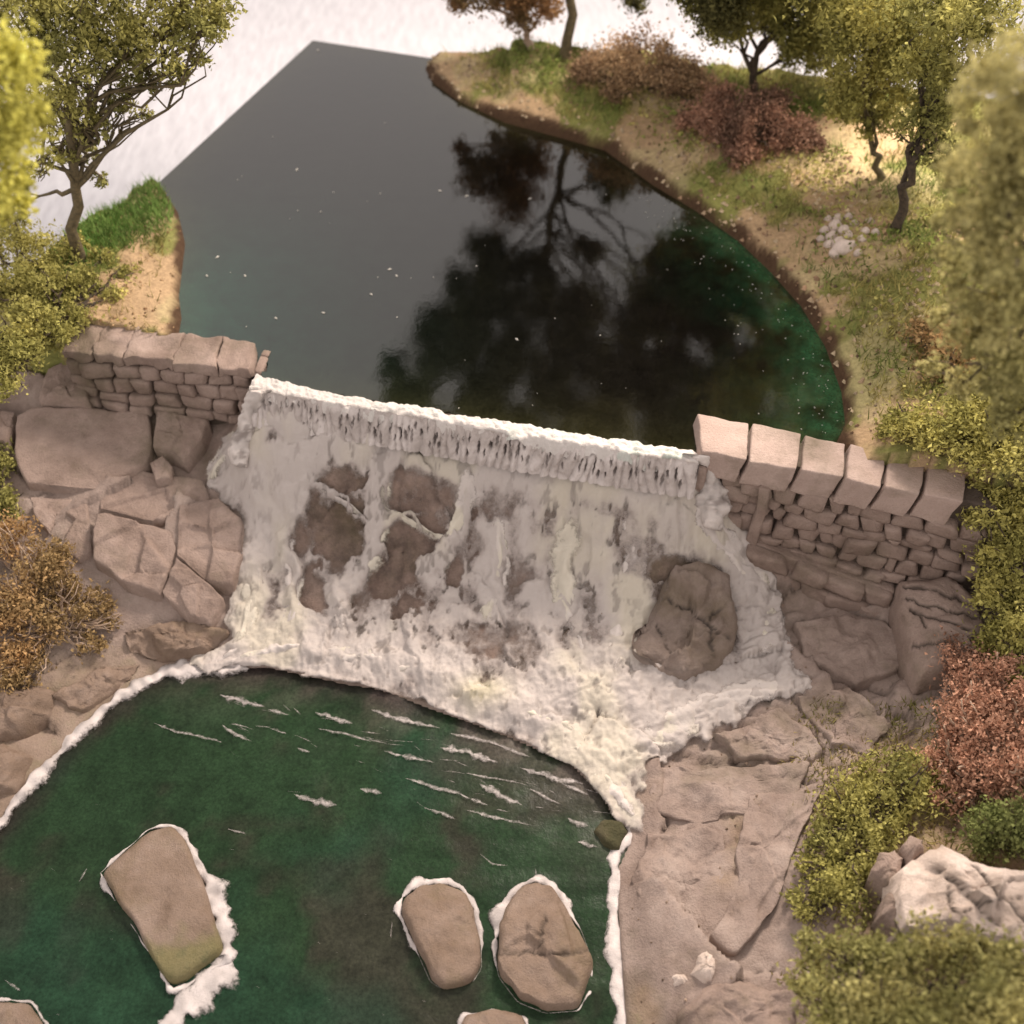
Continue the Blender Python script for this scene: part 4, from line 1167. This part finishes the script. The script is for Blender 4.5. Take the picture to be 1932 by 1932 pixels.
# pebbles on the right bank
PG = 'white pebbles heaped on the right bank'
pr = random.Random(3)
pebs = [(1575, 428, 15), (1592, 436, 12), (1570, 448, 13), (1583, 458, 12), (1600, 446, 10), (1563, 462, 11), (1590, 470, 18), (1578, 478, 14), (1606, 462, 9), (1555, 436, 10), (1640, 420, 10), (1625, 452, 9), (1650, 440, 9), (1632, 436, 8), (1612, 424, 9), (1600, 410, 9), (1580, 412, 10), (1562, 414, 8), (1548, 452, 8), (1618, 478, 9)]
words = ['highest up the bank', 'lowest on the bank']
for i, (a, b, w) in enumerate(pebs):
    p = gu(a, b)
    R_ = w / 240 * 1.25
    top = [(p[0] + R_ * math.cos(t) * pr.uniform(.8, 1.15), p[1] + R_ * .85 * math.sin(t) * pr.uniform(.8, 1.15), p[2] + R_ * .7) for t in np.linspace(0, 6.283, 9)[:-1]]
    V, Fc = rock_mesh(top, p[2] - R_ * .3, 300 + i, R_ * .45, R_ * .18, 1.05, n=18, crown=R_ * .25, nr_=4)
    o = mesh_obj('pebble', V, Fc, M_PALE, smooth=True)
    tag(o, 'whitish pebble in the little heap of pebbles below the leaning dark trunk', 'pebble', PG)

# ------------------------------------------------------------------ vegetation
def leaf_cloud(P, size, cols, up=0.0, rng=RNG, aspect=0.75):
    """P (n,3) centres -> small bent leaf-sized quads"""
    n = len(P)
    a = rng.normal(0, 1, (n, 3)); a[:, 2] *= (1 - up)
    a /= np.linalg.norm(a, axis=1)[:, None]
    b = rng.normal(0, 1, (n, 3))
    b -= a * (a * b).sum(1)[:, None]
    b /= np.linalg.norm(b, axis=1)[:, None]
    nn = np.cross(a, b)
    s = (np.asarray(size) * rng.uniform(0.5, 1.4, n))[:, None]
    k = rng.uniform(-.5, .5, (n, 1))
    lg = rng.uniform(0, 1, (n, 1)) < 0.3
    aspect = np.where(lg, aspect * .3, aspect)
    s = np.where(lg, s * 1.7, s)
    q = [P + a * s, P + b * s * aspect * rng.uniform(.6, 1.2, (n, 1)) + nn * s * k, P - a * s * rng.uniform(.5, 1.1, (n, 1)), P - b * s * aspect * rng.uniform(.6, 1.2, (n, 1)) + nn * s * k]
    V = np.stack(q, 1).reshape(-1, 3)
    Fc = np.arange(4 * n).reshape(-1, 4)
    C = np.repeat(cols, 4, axis=0)
    return V, Fc, C
def tube(V, Fc, P, R, k=6):
    P = np.asarray(P, float)
    b = len(V)
    for i in range(len(P)):
        t = P[min(i + 1, len(P) - 1)] - P[max(i - 1, 0)]
        t = t / (np.linalg.norm(t) + 1e-9)
        n1 = np.cross(t, (0.31, 0.9, 0.2)); n1 /= np.linalg.norm(n1) + 1e-9
        n2 = np.cross(t, n1)
        for j in range(k):
            a = 2 * math.pi * j / k
            V.append(P[i] + (n1 * math.cos(a) + n2 * math.sin(a)) * R[i])
    for i in range(len(P) - 1):
        for j in range(k):
            Fc.append((b + i * k + j, b + i * k + (j + 1) % k, b + (i + 1) * k + (j + 1) % k, b + (i + 1) * k + j))
    Fc.append(tuple(b + (len(P) - 1) * k + j for j in range(k)))
def crooked(a, b, n, wob, r):
    a, b = np.asarray(a, float), np.asarray(b, float)
    L = np.linalg.norm(b - a)
    P = []
    for i in range(n + 1):
        t = i / n
        off = np.array([r.gauss(0, 1), r.gauss(0, 1), r.gauss(0, .6)]) * wob * L * math.sin(math.pi * t)
        P.append(a + (b - a) * t + off)
    return P
def clump_points(c, r, n, rng, sq=0.75, sub=14, tight=0.30):
    k = max(4, sub)
    d = rng.normal(0, 1, (k, 3)); d /= np.linalg.norm(d, axis=1)[:, None]
    sc = d * (rng.uniform(0.25, 1.0, (k, 1)) ** 0.6) * r * np.array([1, 1, sq])
    w = rng.integers(0, k, n)
    P = np.asarray(c) + sc[w] + rng.normal(0, 1, (n, 3)) * r * tight * rng.uniform(.5, 1.2, (k, 1))[w]
    return P, w
def tint(P, base, alt, rng, w=None, amt=0.25):
    n = len(P)
    base, alt = np.array(base), np.array(alt)
    t = sstep(fbm(P[:, 0] * 3, P[:, 1] * 3, P[:, 2] * 3, s=7, o=3), -0.5, 0.5)[:, None]
    c = base * (1 - t) + alt * t
    return np.clip(c * (1 + rng.normal(0, amt, (n, 1))), 0.008, 0.9)
def tree(label, base, fork, clumps, cols, trunk_r=0.05, leaf=0.03, dens=5200, bark=None, group='model trees around the weir', seed=0, name='model_tree', twigs=3, tight=.30, sub=14, cat='tree', lk=0.56):
    rng = np.random.default_rng(seed + 100)
    r = random.Random(seed)
    base, fork = np.asarray(base, float), np.asarray(fork, float)
    t = thing(name, label, cat, tuple(base), group)
    V, Fc = [], []
    P = crooked(base - np.array([0, 0, .05]), fork, 7, 0.035, r)
    tube(V, Fc, P, [trunk_r * (1.35 if i == 0 else 1.0) * (1 - 0.45 * i / 7) for i in range(8)], 9)
    LP, LC = [], []
    for c, rad in clumps:
        c = np.asarray(c, float)
        k0 = r.randint(4, 7)
        B_ = crooked(P[k0], c, 6, 0.07, r)
        tube(V, Fc, B_, [trunk_r * (0.42 - 0.055 * i) for i in range(7)], 6)
        for q in range(twigs):
            d_ = np.array([r.gauss(0, 1), r.gauss(0, 1), r.gauss(0.2, .8)])
            d_ = d_ / np.linalg.norm(d_) * rad * r.uniform(.6, 1.05)
            tube(V, Fc, crooked(B_[r.randint(3, 6)], c + d_, 4, 0.08, r), [trunk_r * (0.17 - 0.03 * i) for i in range(5)], 4)
        n = int(1.9 * dens * rad ** 2 / 0.16)
        pts, w = clump_points(c, rad, n, rng, sub=sub, tight=tight)
        LP.append(pts)
        LC.append(tint(pts, cols[0], cols[1], rng))
    mesh_obj('trunk', V, Fc, bark or M_BARK, t, True)
    if LP:
        V, Fc, C = leaf_cloud(np.vstack(LP), leaf * lk, np.vstack(LC), rng=rng)
        mesh_obj('crown', V, Fc, M_LEAF, t, cols=C)
    return t
def bush(label, base, blobs, cols, leaf=0.025, dens=6000, seed=0, stems=5, bark=None, group='bushes of the diorama', name='bush', tight=.3, sub=14, stem_r=0.014, cat='bush'):
    rng = np.random.default_rng(seed + 500)
    r = random.Random(seed)
    base = np.asarray(base, float)
    t = thing(name, label, cat, tuple(base), group)
    LP, LC = [], []
    V, Fc = [], []
    for c, rad in blobs:
        c = np.asarray(c, float)
        n = int(1.7 * dens * rad ** 2 / 0.16)
        pts, w = clump_points(c, rad, n, rng, sub=sub, tight=tight)
        LP.append(pts); LC.append(tint(pts, cols[0], cols[1], rng, amt=.3))
        for q in range(stems):
            d_ = np.array([r.gauss(0, 1), r.gauss(0, 1), r.gauss(.3, .8)]); d_ = d_ / np.linalg.norm(d_) * rad * r.uniform(.7, 1.1)
            foot = np.array([c[0] * .35 + base[0] * .65, c[1] * .35 + base[1] * .65, base[2]])
            m_ = (foot + c) / 2 + np.array([r.gauss(0, .05), r.gauss(0, .05), 0])
            tube(V, Fc, [foot, m_] + crooked(m_, c + d_, 4, .07, r)[1:], [stem_r * (1 - .14 * i) for i in range(6)], 5)
    mesh_obj('stems', V, Fc, bark or M_BARK, t, True)
    V, Fc, C = leaf_cloud(np.vstack(LP), leaf * 0.66, np.vstack(LC), rng=rng)
    mesh_obj('foliage', V, Fc, M_LEAF, t, cols=C)
    return t

OLIVE = ((0.385, 0.355, 0.115), (0.25, 0.24, 0.08))
OLIVEY = ((0.47, 0.425, 0.14), (0.31, 0.29, 0.09))
YELL = ((0.66, 0.62, 0.15), (0.45, 0.42, 0.10))
GREEN = ((0.22, 0.25, 0.085), (0.155, 0.17, 0.06))
REDB = ((0.44, 0.255, 0.175), (0.23, 0.14, 0.10))
RUST = ((0.48, 0.305, 0.145), (0.33, 0.23, 0.11))

def cl(base, L):
    """clumps given by where they show (u, v), depth offset from the trunk and radius"""
    return [(atY(u_, v_, base[1] + dy), r_) for u_, v_, dy, r_ in L]
# left tree
b = gu(150, 490)
tree('olive tree with a crooked trunk on the left bank of the pond', b, atY(128, 215, b[1] - .1), cl(b, [(60, 40, 0, .42), (190, 30, .2, .40), (120, 110, -.2, .36), (300, 60, .1, .38), (20, 130, 0, .38), (230, 110, .2, .30), (360, 20, .2, .30), (280, 150, .1, .14), (420, 10, .2, .16), (140, 190, 0, .2), (110, 280, -.1, .16), (160, 290, .2, .14), (200, -60, .1, .5), (380, 110, .1, .10), (50, -60, 0, .5), (330, -70, .2, .4), (60, 320, .1, .13), (190, 340, .1, .09), (95, 230, 0, .22), (230, 190, .1, .16), (270, 215, .1, .08), (335, 140, .1, .13), (30, 380, .1, .13), (390, 50, .1, .16), (170, 240, -.1, .16)]), OLIVE, 0.055, 0.034, 1250, M_BARKG, seed=1, twigs=9, tight=.17, sub=20)
bn = gu(-60, 470)
tree('bright yellow leafed tree cut off by the left edge', at(-330, 900, -0.8), atY(-210, 280, 4.9), [(atY(-15, 120, 4.9), .17), (atY(5, 230, 4.9), .19), (atY(-15, 330, 4.8), .16), (atY(15, 385, 5.0), .10), (atY(-90, 200, 4.8), .3)], YELL, 0.05, 0.035, 3800, M_BARKG, seed=2)
# back of the right bank
def rf(base, L):
    """clumps out of frame, given by where their mirror image lies in the pond"""
    out = []
    for u_, v_, dy, r_ in L:
        p = atY(u_, v_, base[1] + dy)
        out.append((np.array([p[0], p[1], -p[2]]), r_))
    return out
b = gu(1066, 112)
tree('tall tree with a straight slim trunk at the back of the right bank', b, atY(1058, -230, b[1]), rf(b, [(930, 500, 0, .42), (890, 560, .1, .45), (1010, 520, -.1, .34), (840, 640, 0, .5), (960, 610, 0, .6), (1070, 600, .1, .55), (900, 720, 0, .65), (1040, 710, 0, .7), (1150, 680, 0, .6), (800, 760, .1, .55), (960, 820, 0, .7), (1120, 810, 0, .6), (1110, 470, .1, .22), (740, 690, 0, .22), (1290, 530, -1.4, .42), (1250, 600, -1.4, .5), (1370, 600, -1.4, .45), (1320, 680, -1.4, .5), (1220, 720, -1.4, .5), (1260, 810, -1.2, .55), (1370, 770, -1.4, .5), (1200, 600, -.8, .3), (1420, 700, -1.4, .35)]) + cl(b, [(1200, -5, .1, .16), (1190, -60, .1, .3)]), ((0.13, 0.12, 0.045), (0.075, 0.07, 0.03)), 0.06, 0.04, 3300, M_BARKG, seed=3, twigs=4, tight=.22, sub=18)  # olive darkened: shade put into the leaf colour for a black reflection
b = gu(1003, 92)
tree('small red brown leafed tree left of the straight slim trunk', b, atY(985, 40, b[1]), cl(b, [(950, 0, 0, .26), (890, -20, -.1, .22), (1000, -30, .1, .30), (920, -60, 0, .32), (985, 35, 0, .16), (1040, 10, .2, .16), (860, 5, 0, .12), (960, -120, 0, .35)]), ((0.30, 0.17, 0.08), (0.22, 0.15, 0.07)), 0.05, 0.036, 2600, M_TWIG, seed=4, twigs=5)
b = gu(1418, 190)
tree('olive tree with a kinked dark trunk behind the red brown heather', b, atY(1430, 95, b[1]), cl(b, [(1360, 10, -.2, .36), (1430, 20, 0, .36), (1500, 30, .1, .42), (1560, 60, 0, .38), (1340, -40, 0, .36), (1470, -70, .2, .6), (1600, -40, .1, .55), (1390, 55, 0, .16), (1520, 100, .1, .26), (1400, -130, 0, .7), (1560, -160, 0, .7)]), OLIVE, 0.05, 0.038, 2100, M_BARK, seed=5, twigs=6, tight=.20, sub=20)
b = gu(1668, 335)
tree('slender olive tree rising between the kinked trunk and the leaning dark trunk', b, atY(1635, 235, b[1]), cl(b, [(1640, 160, 0, .30), (1610, 110, 0, .34), (1680, 90, .1, .38), (1720, 40, .1, .42), (1640, 20, .1, .45), (1590, 200, -.1, .16), (1660, 230, 0, .2), (1720, 160, .1, .26), (1680, -90, 0, .7)]), OLIVEY, 0.036, 0.036, 2000, M_BARKG, seed=6, twigs=6, tight=.20, sub=20)
b = gu(1690, 432)
tree('tree with a thick dark leaning trunk beside the pebbles', b, atY(1730, 290, b[1] - .1), cl(b, [(1760, 200, 0, .26), (1712, 235, -.1, .14), (1800, 100, -.2, .34), (1770, 290, -.1, .2), (1850, 30, -.2, .3), (1800, -60, -.2, .5), (1750, 130, 0, .26)]), OLIVE, 0.05, 0.036, 1900, M_BARK, seed=7, twigs=5, tight=.24, sub=18)
# big blurred tree at the right edge
bs = at(2150, 1100, -0.75)
tree('large olive tree at the right edge, blurred and nearest the camera', bs, atY(2090, 480, 4.6), [(atY(a, b_, Y_), r_) for a, b_, Y_, r_ in [(1880, 250, 4.4, .22), (1935, 150, 4.3, .22), (1850, 370, 4.4, .18), (1910, 420, 4.2, .24), (1868, 520, 4.4, .22), (1925, 580, 4.2, .24), (1858, 630, 4.5, .18), (1900, 690, 4.3, .2), (1955, 330, 4.2, .26), (1925, 780, 4.3, .18), (1815, 320, 4.6, .10), (1785, 600, 4.7, .08), (1760, 690, 4.8, .07), (1770, 420, 4.8, .06), (1825, 720, 4.6, .11), (1800, 480, 4.6, .09)]],
     ((0.46, 0.41, 0.18), (0.31, 0.285, 0.115)), 0.07, 0.028, 4200, M_BARK, seed=8, twigs=4, tight=.22, sub=16)

# bushes and shrubs, upper banks
def ub(P): return [np.asarray(p) for p in P]
def blobs_u(L):
    out = []
    for u_, v_, lift, r_ in L:
        p = gu(u_, v_)
        out.append((p + np.array([0, 0, lift]), r_))
    return out
HG = 'heather bushes on the right bank'
bush('wide brown heather bush with pale tips beside the straight slim trunk', gu(1195, 165), blobs_u([(1110, 150, .12, .20), (1160, 160, .22, .26), (1215, 165, .28, .30), (1270, 180, .2, .26), (1315, 185, .12, .2), (1170, 190, .06, .16)]), ((0.46, 0.32, 0.19), (0.25, 0.16, 0.10)), 0.026, 5200, 11, group=HG)
bush('dark red brown heather bush nearest the water on the right bank', gu(1400, 275), blobs_u([(1310, 235, .06, .18), (1345, 250, .12, .22), (1390, 265, .18, .26), (1440, 275, .15, .26), (1490, 270, .12, .22), (1360, 215, .1, .2), (1450, 225, .1, .22), (1400, 300, .05, .15), (1530, 280, .03, .12)]), REDB, 0.026, 5200, 12, group=HG)
BG = 'olive bushes along the edges'
bush('small rust coloured bush above the right wing wall under the big grey olive tree', gu(1780, 690), blobs_u([(1780, 690, .1, .22), (1740, 640, .08, .16)]), RUST, 0.026, 3600, 13, group=BG)
bush('spreading olive bush overhanging the last coping blocks of the right wing wall', gu(1800, 850), blobs_u([(1690, 810, .06, .15), (1740, 825, .12, .2), (1800, 820, .16, .24), (1870, 830, .2, .28), (1930, 870, .2, .3), (1830, 875, .06, .15), (1900, 760, .3, .3)]), OLIVEY, 0.026, 4600, 14, group=BG)
bush('yellowish olive bush on the pond bank left of the trunk with crooked branches', gu(100, 600), blobs_u([(20, 470, .1, .26), (80, 500, .12, .25), (30, 570, .14, .27), (110, 570, .1, .22), (60, 640, .14, .25), (170, 540, .05, .16), (190, 490, .03, .13), (0, 690, .16, .24), (50, 700, .16, .17), (110, 650, .10, .15), (20, 745, .15, .16), (240, 520, .02, .10), (150, 610, .05, .13), (215, 560, .02, .11), (140, 470, .05, .13)]), OLIVEY, 0.026, 3500, 15, group=BG, tight=.22, sub=20)
def blobs_l(L):
    return [(gl(u_, v_) + np.array([0, 0, lift]), r_) for u_, v_, lift, r_ in L]
bush('orange brown bush with wiry stems on the left slope above the pool', gl(90, 1180), blobs_l([(20, 1040, .18, .22), (90, 1090, .2, .24), (30, 1160, .2, .26), (140, 1160, .15, .22), (80, 1220, .15, .22), (190, 1150, .08, .13), (10, 1270, .1, .2), (170, 1220, .06, .12), (60, 1275, .08, .15), (-10, 1180, .2, .25), (120, 1105, .2, .18), (215, 1180, .04, .09)]), RUST, 0.024, 3100, 16, 16, M_TWIG, group=BG, stem_r=0.010, tight=.22, sub=20)
bush('narrow green bush against the left edge under the half seen slab', gl(-10, 960), blobs_l([(0, 890, .1, .14), (25, 950, .08, .13), (-10, 990, .1, .18), (10, 860, .1, .08)]), OLIVE, 0.024, 4200, 17, group=BG)
bush('red brown bush with a pale branching stem on the lower right slope', gl(1855, 1500), blobs_l([(1800, 1300, .35, .2), (1850, 1340, .4, .24), (1800, 1390, .3, .24), (1860, 1420, .35, .26), (1910, 1400, .35, .24), (1780, 1450, .2, .2), (1830, 1480, .2, .2), (1920, 1490, .25, .24), (1790, 1510, .1, .14)]), ((0.50, 0.29, 0.20), (0.28, 0.16, 0.11)), 0.022, 4300, 18, 7, M_TWIG, group=BG, stem_r=0.018, tight=.22, sub=20)
bush('tall olive bush growing up past the right end of the wing wall', gl(1930, 1180), [(at(a, b_, z_), r_) for a, b_, z_, r_ in [(1860, 960, .0, .18), (1900, 920, .05, .22), (1880, 1040, -.2, .2), (1925, 1010, -.1, .25), (1890, 1120, -.4, .2), (1930, 1150, -.4, .25), (1900, 1210, -.55, .2), (1940, 1270, -.6, .2), (1850, 900, .1, .12)]], OLIVEY, 0.026, 3600, 19, group=BG, tight=.22, sub=20)
bush('rounded olive bush on the slope between the bare rock and the large pale rock', gl(1600, 1600), blobs_l([(1660, 1480, .15, .2), (1590, 1520, .12, .18), (1650, 1550, .15, .22), (1570, 1590, .1, .18), (1720, 1500, .18, .2), (1620, 1630, .1, .2), (1540, 1650, .06, .14), (1590, 1690, .1, .2), (1520, 1710, .05, .13)]), OLIVE, 0.025, 3400, 20, group=BG, tight=.22, sub=20)
bush('fresh green tuft squeezed between the red brown bush and the large pale rock', gl(1880, 1600), blobs_l([(1850, 1590, .2, .16), (1900, 1600, .24, .18), (1940, 1620, .25, .15)]), GREEN, 0.022, 5200, 21, group=BG)
bush('blurred olive bush filling the bottom right corner', gl(1750, 1950), [(at(a, b_, z_), r_) for a, b_, z_, r_ in [(1545, 1800, -.5, .13), (1630, 1805, -.3, .16), (1720, 1800, -.1, .18), (1820, 1815, .0, .16), (1920, 1830, .1, .18), (1560, 1890, -.4, .15), (1650, 1900, -.1, .19), (1760, 1910, .1, .2), (1870, 1920, .2, .2), (1590, 1975, -.3, .17), (1945, 1980, .2, .25), (1700, 2000, .0, .26), (1510, 1850, -.6, .08)]], ((0.47, 0.425, 0.175), (0.31, 0.295, 0.11)), 0.026, 4600, 22, group=BG)

# grass: static-grass fibres and flock on the banks and on the lower right slope
def grass(name, pts, hgt, cols, label, lean=0.6, wid=0.006):
    n = len(pts)
    rng = np.random.default_rng(n)
    h = hgt * rng.uniform(.4, 1.4, (n, 1))
    d = np.concatenate([rng.normal(0, lean, (n, 2)), np.ones((n, 1))], 1)
    d /= np.linalg.norm(d, axis=1)[:, None]
    a = rng.uniform(0, 6.283, n)
    s = np.stack([np.cos(a), np.sin(a), 0 * a], 1) * wid
    V = np.stack([pts - s, pts + s, pts + d * h], 1).reshape(-1, 3)
    o = mesh_obj(name, V, np.arange(3 * n).reshape(-1, 3), M_GRASS, cols=np.repeat(cols, 3, 0))
    return tag(o, label, 'grass', kind='stuff')
def scatter(n, box, fn, dens, seed):
    rng = np.random.default_rng(seed)
    x = rng.uniform(box[0], box[1], n); y = rng.uniform(box[2], box[3], n)
    k = dens(x, y) > rng.uniform(0, 1, n)
    x, y = x[k], y[k]
    return np.stack([x, y, fn(x, y)], 1), rng
def dens_u(side):  # thins out towards the sandy shore
    def f_(x, y):
        d = sdf(x, y, POND)
        s, t = dam_co(x, y)
        w = sstep(fbm(x * 1.3, y * 1.3, s=31) + 0.4 * fbm(x * 5, y * 5, s=33) + 0.5 * (d - 0.45), -0.2, 0.35)
        ok = (d > 0.16) & inside_board(x, y, -0.01) & (t > 0.3) & (((s > 1.2) | (t > 4)) & (x > -1.8) if side else (s < 0.6) & (x < -1.2))
        return ok * (0.08 + 0.92 * w)
    return f_
pts, rng = scatter(90000, (-1.8, 5.5, 5.5, 15), upper_h, dens_u(1), 1)
c = tint(pts, (0.34, 0.29, 0.10), (0.15, 0.19, 0.05), rng, amt=.3)
grass('grass', pts, 0.11, c, 'straw and green static grass on the right bank of the pond', 0.8)
pts, rng = scatter(40000, (-5.5, -1.2, 6, 11.5), upper_h, dens_u(0), 2)
p_edge = (pts[:, 0] - B_L[0]) * N_LEFT[0] + (pts[:, 1] - B_L[1]) * N_LEFT[1]
e = sstep(p_edge, -0.8, -0.3)[:, None]
c = tint(pts, (0.28, 0.22, 0.08), (0.19, 0.17, 0.05), rng, amt=.25) * (1 - e) + e * np.array([0.12, 0.24, 0.045]) * rng.uniform(.7, 1.2, (len(pts), 1))
grass('grass', pts, 0.09, c, 'green and straw static grass on the left bank of the pond', 0.7)
def dens_tip(x, y):
    q = (x - B_L[0]) * N_LEFT[0] + (y - B_L[1]) * N_LEFT[1]
    return (sdf(x, y, POND) > 0.05) * (q < -0.02) * (1 - sstep(q, -0.05, -0.55) * 0) * sstep(q, -0.75, -0.35) * (dam_co(x, y)[1] > 1.2) * (x < -1.5)
pts, rng = scatter(60000, (-5.2, -1.5, 7.5, 11.5), upper_h, dens_tip, 21)
grass('grass', pts, 0.10, tint(pts, (0.19, 0.29, 0.075), (0.13, 0.20, 0.05), rng, amt=.3), 'bright green static grass along the back edge of the left bank', 0.6)
lowf = lambda x, y: low_h(x, y)[0]
def dens_l(x, y):
    h = low_h(x, y, False)
    u_, v_ = proj(x, y, h)
    w = sstep(fbm(x * 1.2, y * 1.2, s=51) * 0.6 + (u_ - 1540 - (v_ - 1500) * 0.02) / 140, -0.2, 0.4) * (v_ > 1330)
    return w * (sdf(x, y, POOL) > 0.2)
pts, rng = scatter(30000, (0.8, 4.5, 1.6, 5.6), lowf, dens_l, 3)
c = tint(pts, (0.30, 0.24, 0.09), (0.17, 0.16, 0.05), rng, amt=.3)
grass('grass', pts, 0.07, c, 'olive turf fringe on the lower right slope', 0.8)

def flock(name, pts, size, cA, cB, label, seed, lift=0.03):
    rng = np.random.default_rng(seed)
    pts = pts + np.stack([0 * pts[:, 0], 0 * pts[:, 0], rng.uniform(-.005, lift, len(pts))], 1)
    V, Fc, C = leaf_cloud(pts, size, tint(pts, cA, cB, rng, amt=.3), rng=rng)
    return tag(mesh_obj(name, V, Fc, M_LEAF, cols=C), label, 'ground cover', kind='stuff')
def dens_f(x, y):
    d = sdf(x, y, POND)
    s, t = dam_co(x, y)
    w = sstep(fbm(x * 1.7 + 4, y * 1.7, s=181, o=4), -0.15, 0.35) * sstep(d, 0.22, 0.6)
    return w * (inside_board(x, y, -0.01) & (t > 0.3) & (((s > 1.2) | (t > 4)) & (x > -1.8)))
pts, rng = scatter(60000, (-1.8, 5.5, 5.5, 15), upper_h, dens_f, 11)
flock('ground_cover', pts, 0.022, (0.46, 0.42, 0.15), (0.22, 0.26, 0.07), 'yellow green flock matting over the right bank of the pond', 12, 0.07)
pts, rng = scatter(9000, (-5.5, -1.2, 6, 11.5), upper_h, lambda x, y: (sdf(x, y, POND) > 0.3) * inside_board(x, y, -0.01) * (dam_co(x, y)[1] > 0.3) * (x < -1.2) * sstep(fbm(x * 2, y * 2, s=185), -.1, .4), 13)
flock('ground_cover', pts, 0.018, (0.38, 0.34, 0.11), (0.20, 0.22, 0.06), 'olive flock matting over the left bank of the pond', 14, 0.04)

# loose gravel and crumbs on the sandy parts of the banks
def crumbs(name, pts, size, base, alt, label, seed):
    rng = np.random.default_rng(seed)
    n = len(pts)
    o6 = np.array([(1, 0, 0), (-1, 0, 0), (0, 1, 0), (0, -1, 0), (0, 0, 1), (0, 0, -.4)])
    f8 = np.array([(0, 2, 4), (2, 1, 4), (1, 3, 4), (3, 0, 4), (2, 0, 5), (1, 2, 5), (3, 1, 5), (0, 3, 5)])
    s = size * rng.uniform(.4, 1.5, (n, 1, 1)) * rng.uniform(.6, 1.3, (n, 6, 1))
    V = (pts[:, None, :] + o6[None] * s).reshape(-1, 3)
    Fc = (f8[None] + 6 * np.arange(n)[:, None, None]).reshape(-1, 3)
    C = np.repeat(tint(pts, base, alt, rng, amt=.25), 6, 0)
    return tag(mesh_obj(name, V, Fc, M_EARTH, cols=C), label, 'gravel', kind='stuff')
pts, rng = scatter(30000, (-1.8, 5.5, 5.5, 15), upper_h, lambda x, y: ((sdf(x, y, POND) > 0.02) & (sdf(x, y, POND) < 1.4) & inside_board(x, y, -.02) & (dam_co(x, y)[1] > .3) & (x > -1.8)) * (0.25 + 0.75 * sstep(fbm(x * 2, y * 2, s=88), 0, .5)), 5)
crumbs('gravel', pts, 0.021, (0.50, 0.39, 0.26), (0.30, 0.19, 0.12), 'fine sandy gravel along the right shore of the pond', 6)
pts, rng = scatter(5000, (-5, -1.2, 6, 11), upper_h, lambda x, y: ((sdf(x, y, POND) > 0.02) & (sdf(x, y, POND) < 0.8) & inside_board(x, y, -.02) & (dam_co(x, y)[1] > .3) & (x < -1.2)) * .5, 7)
crumbs('gravel', pts, 0.014, (0.40, 0.27, 0.15), (0.26, 0.15, 0.08), 'fine sandy gravel along the left shore of the pond', 8)
pts, rng = scatter(2600, (0.6, 4.2, 1.6, 5.4), lowf, lambda x, y: (sdf(x, y, POOL) > 0.03) * (0.06 + 0.5 * sstep(fbm(x * 1.7, y * 1.7, s=53), 0.0, 0.6)), 9)
crumbs('gravel', pts, 0.010, (0.34, 0.25, 0.19), (0.23, 0.165, 0.12), 'crumbs of gravel on the bare rock right of the lower pool', 10)
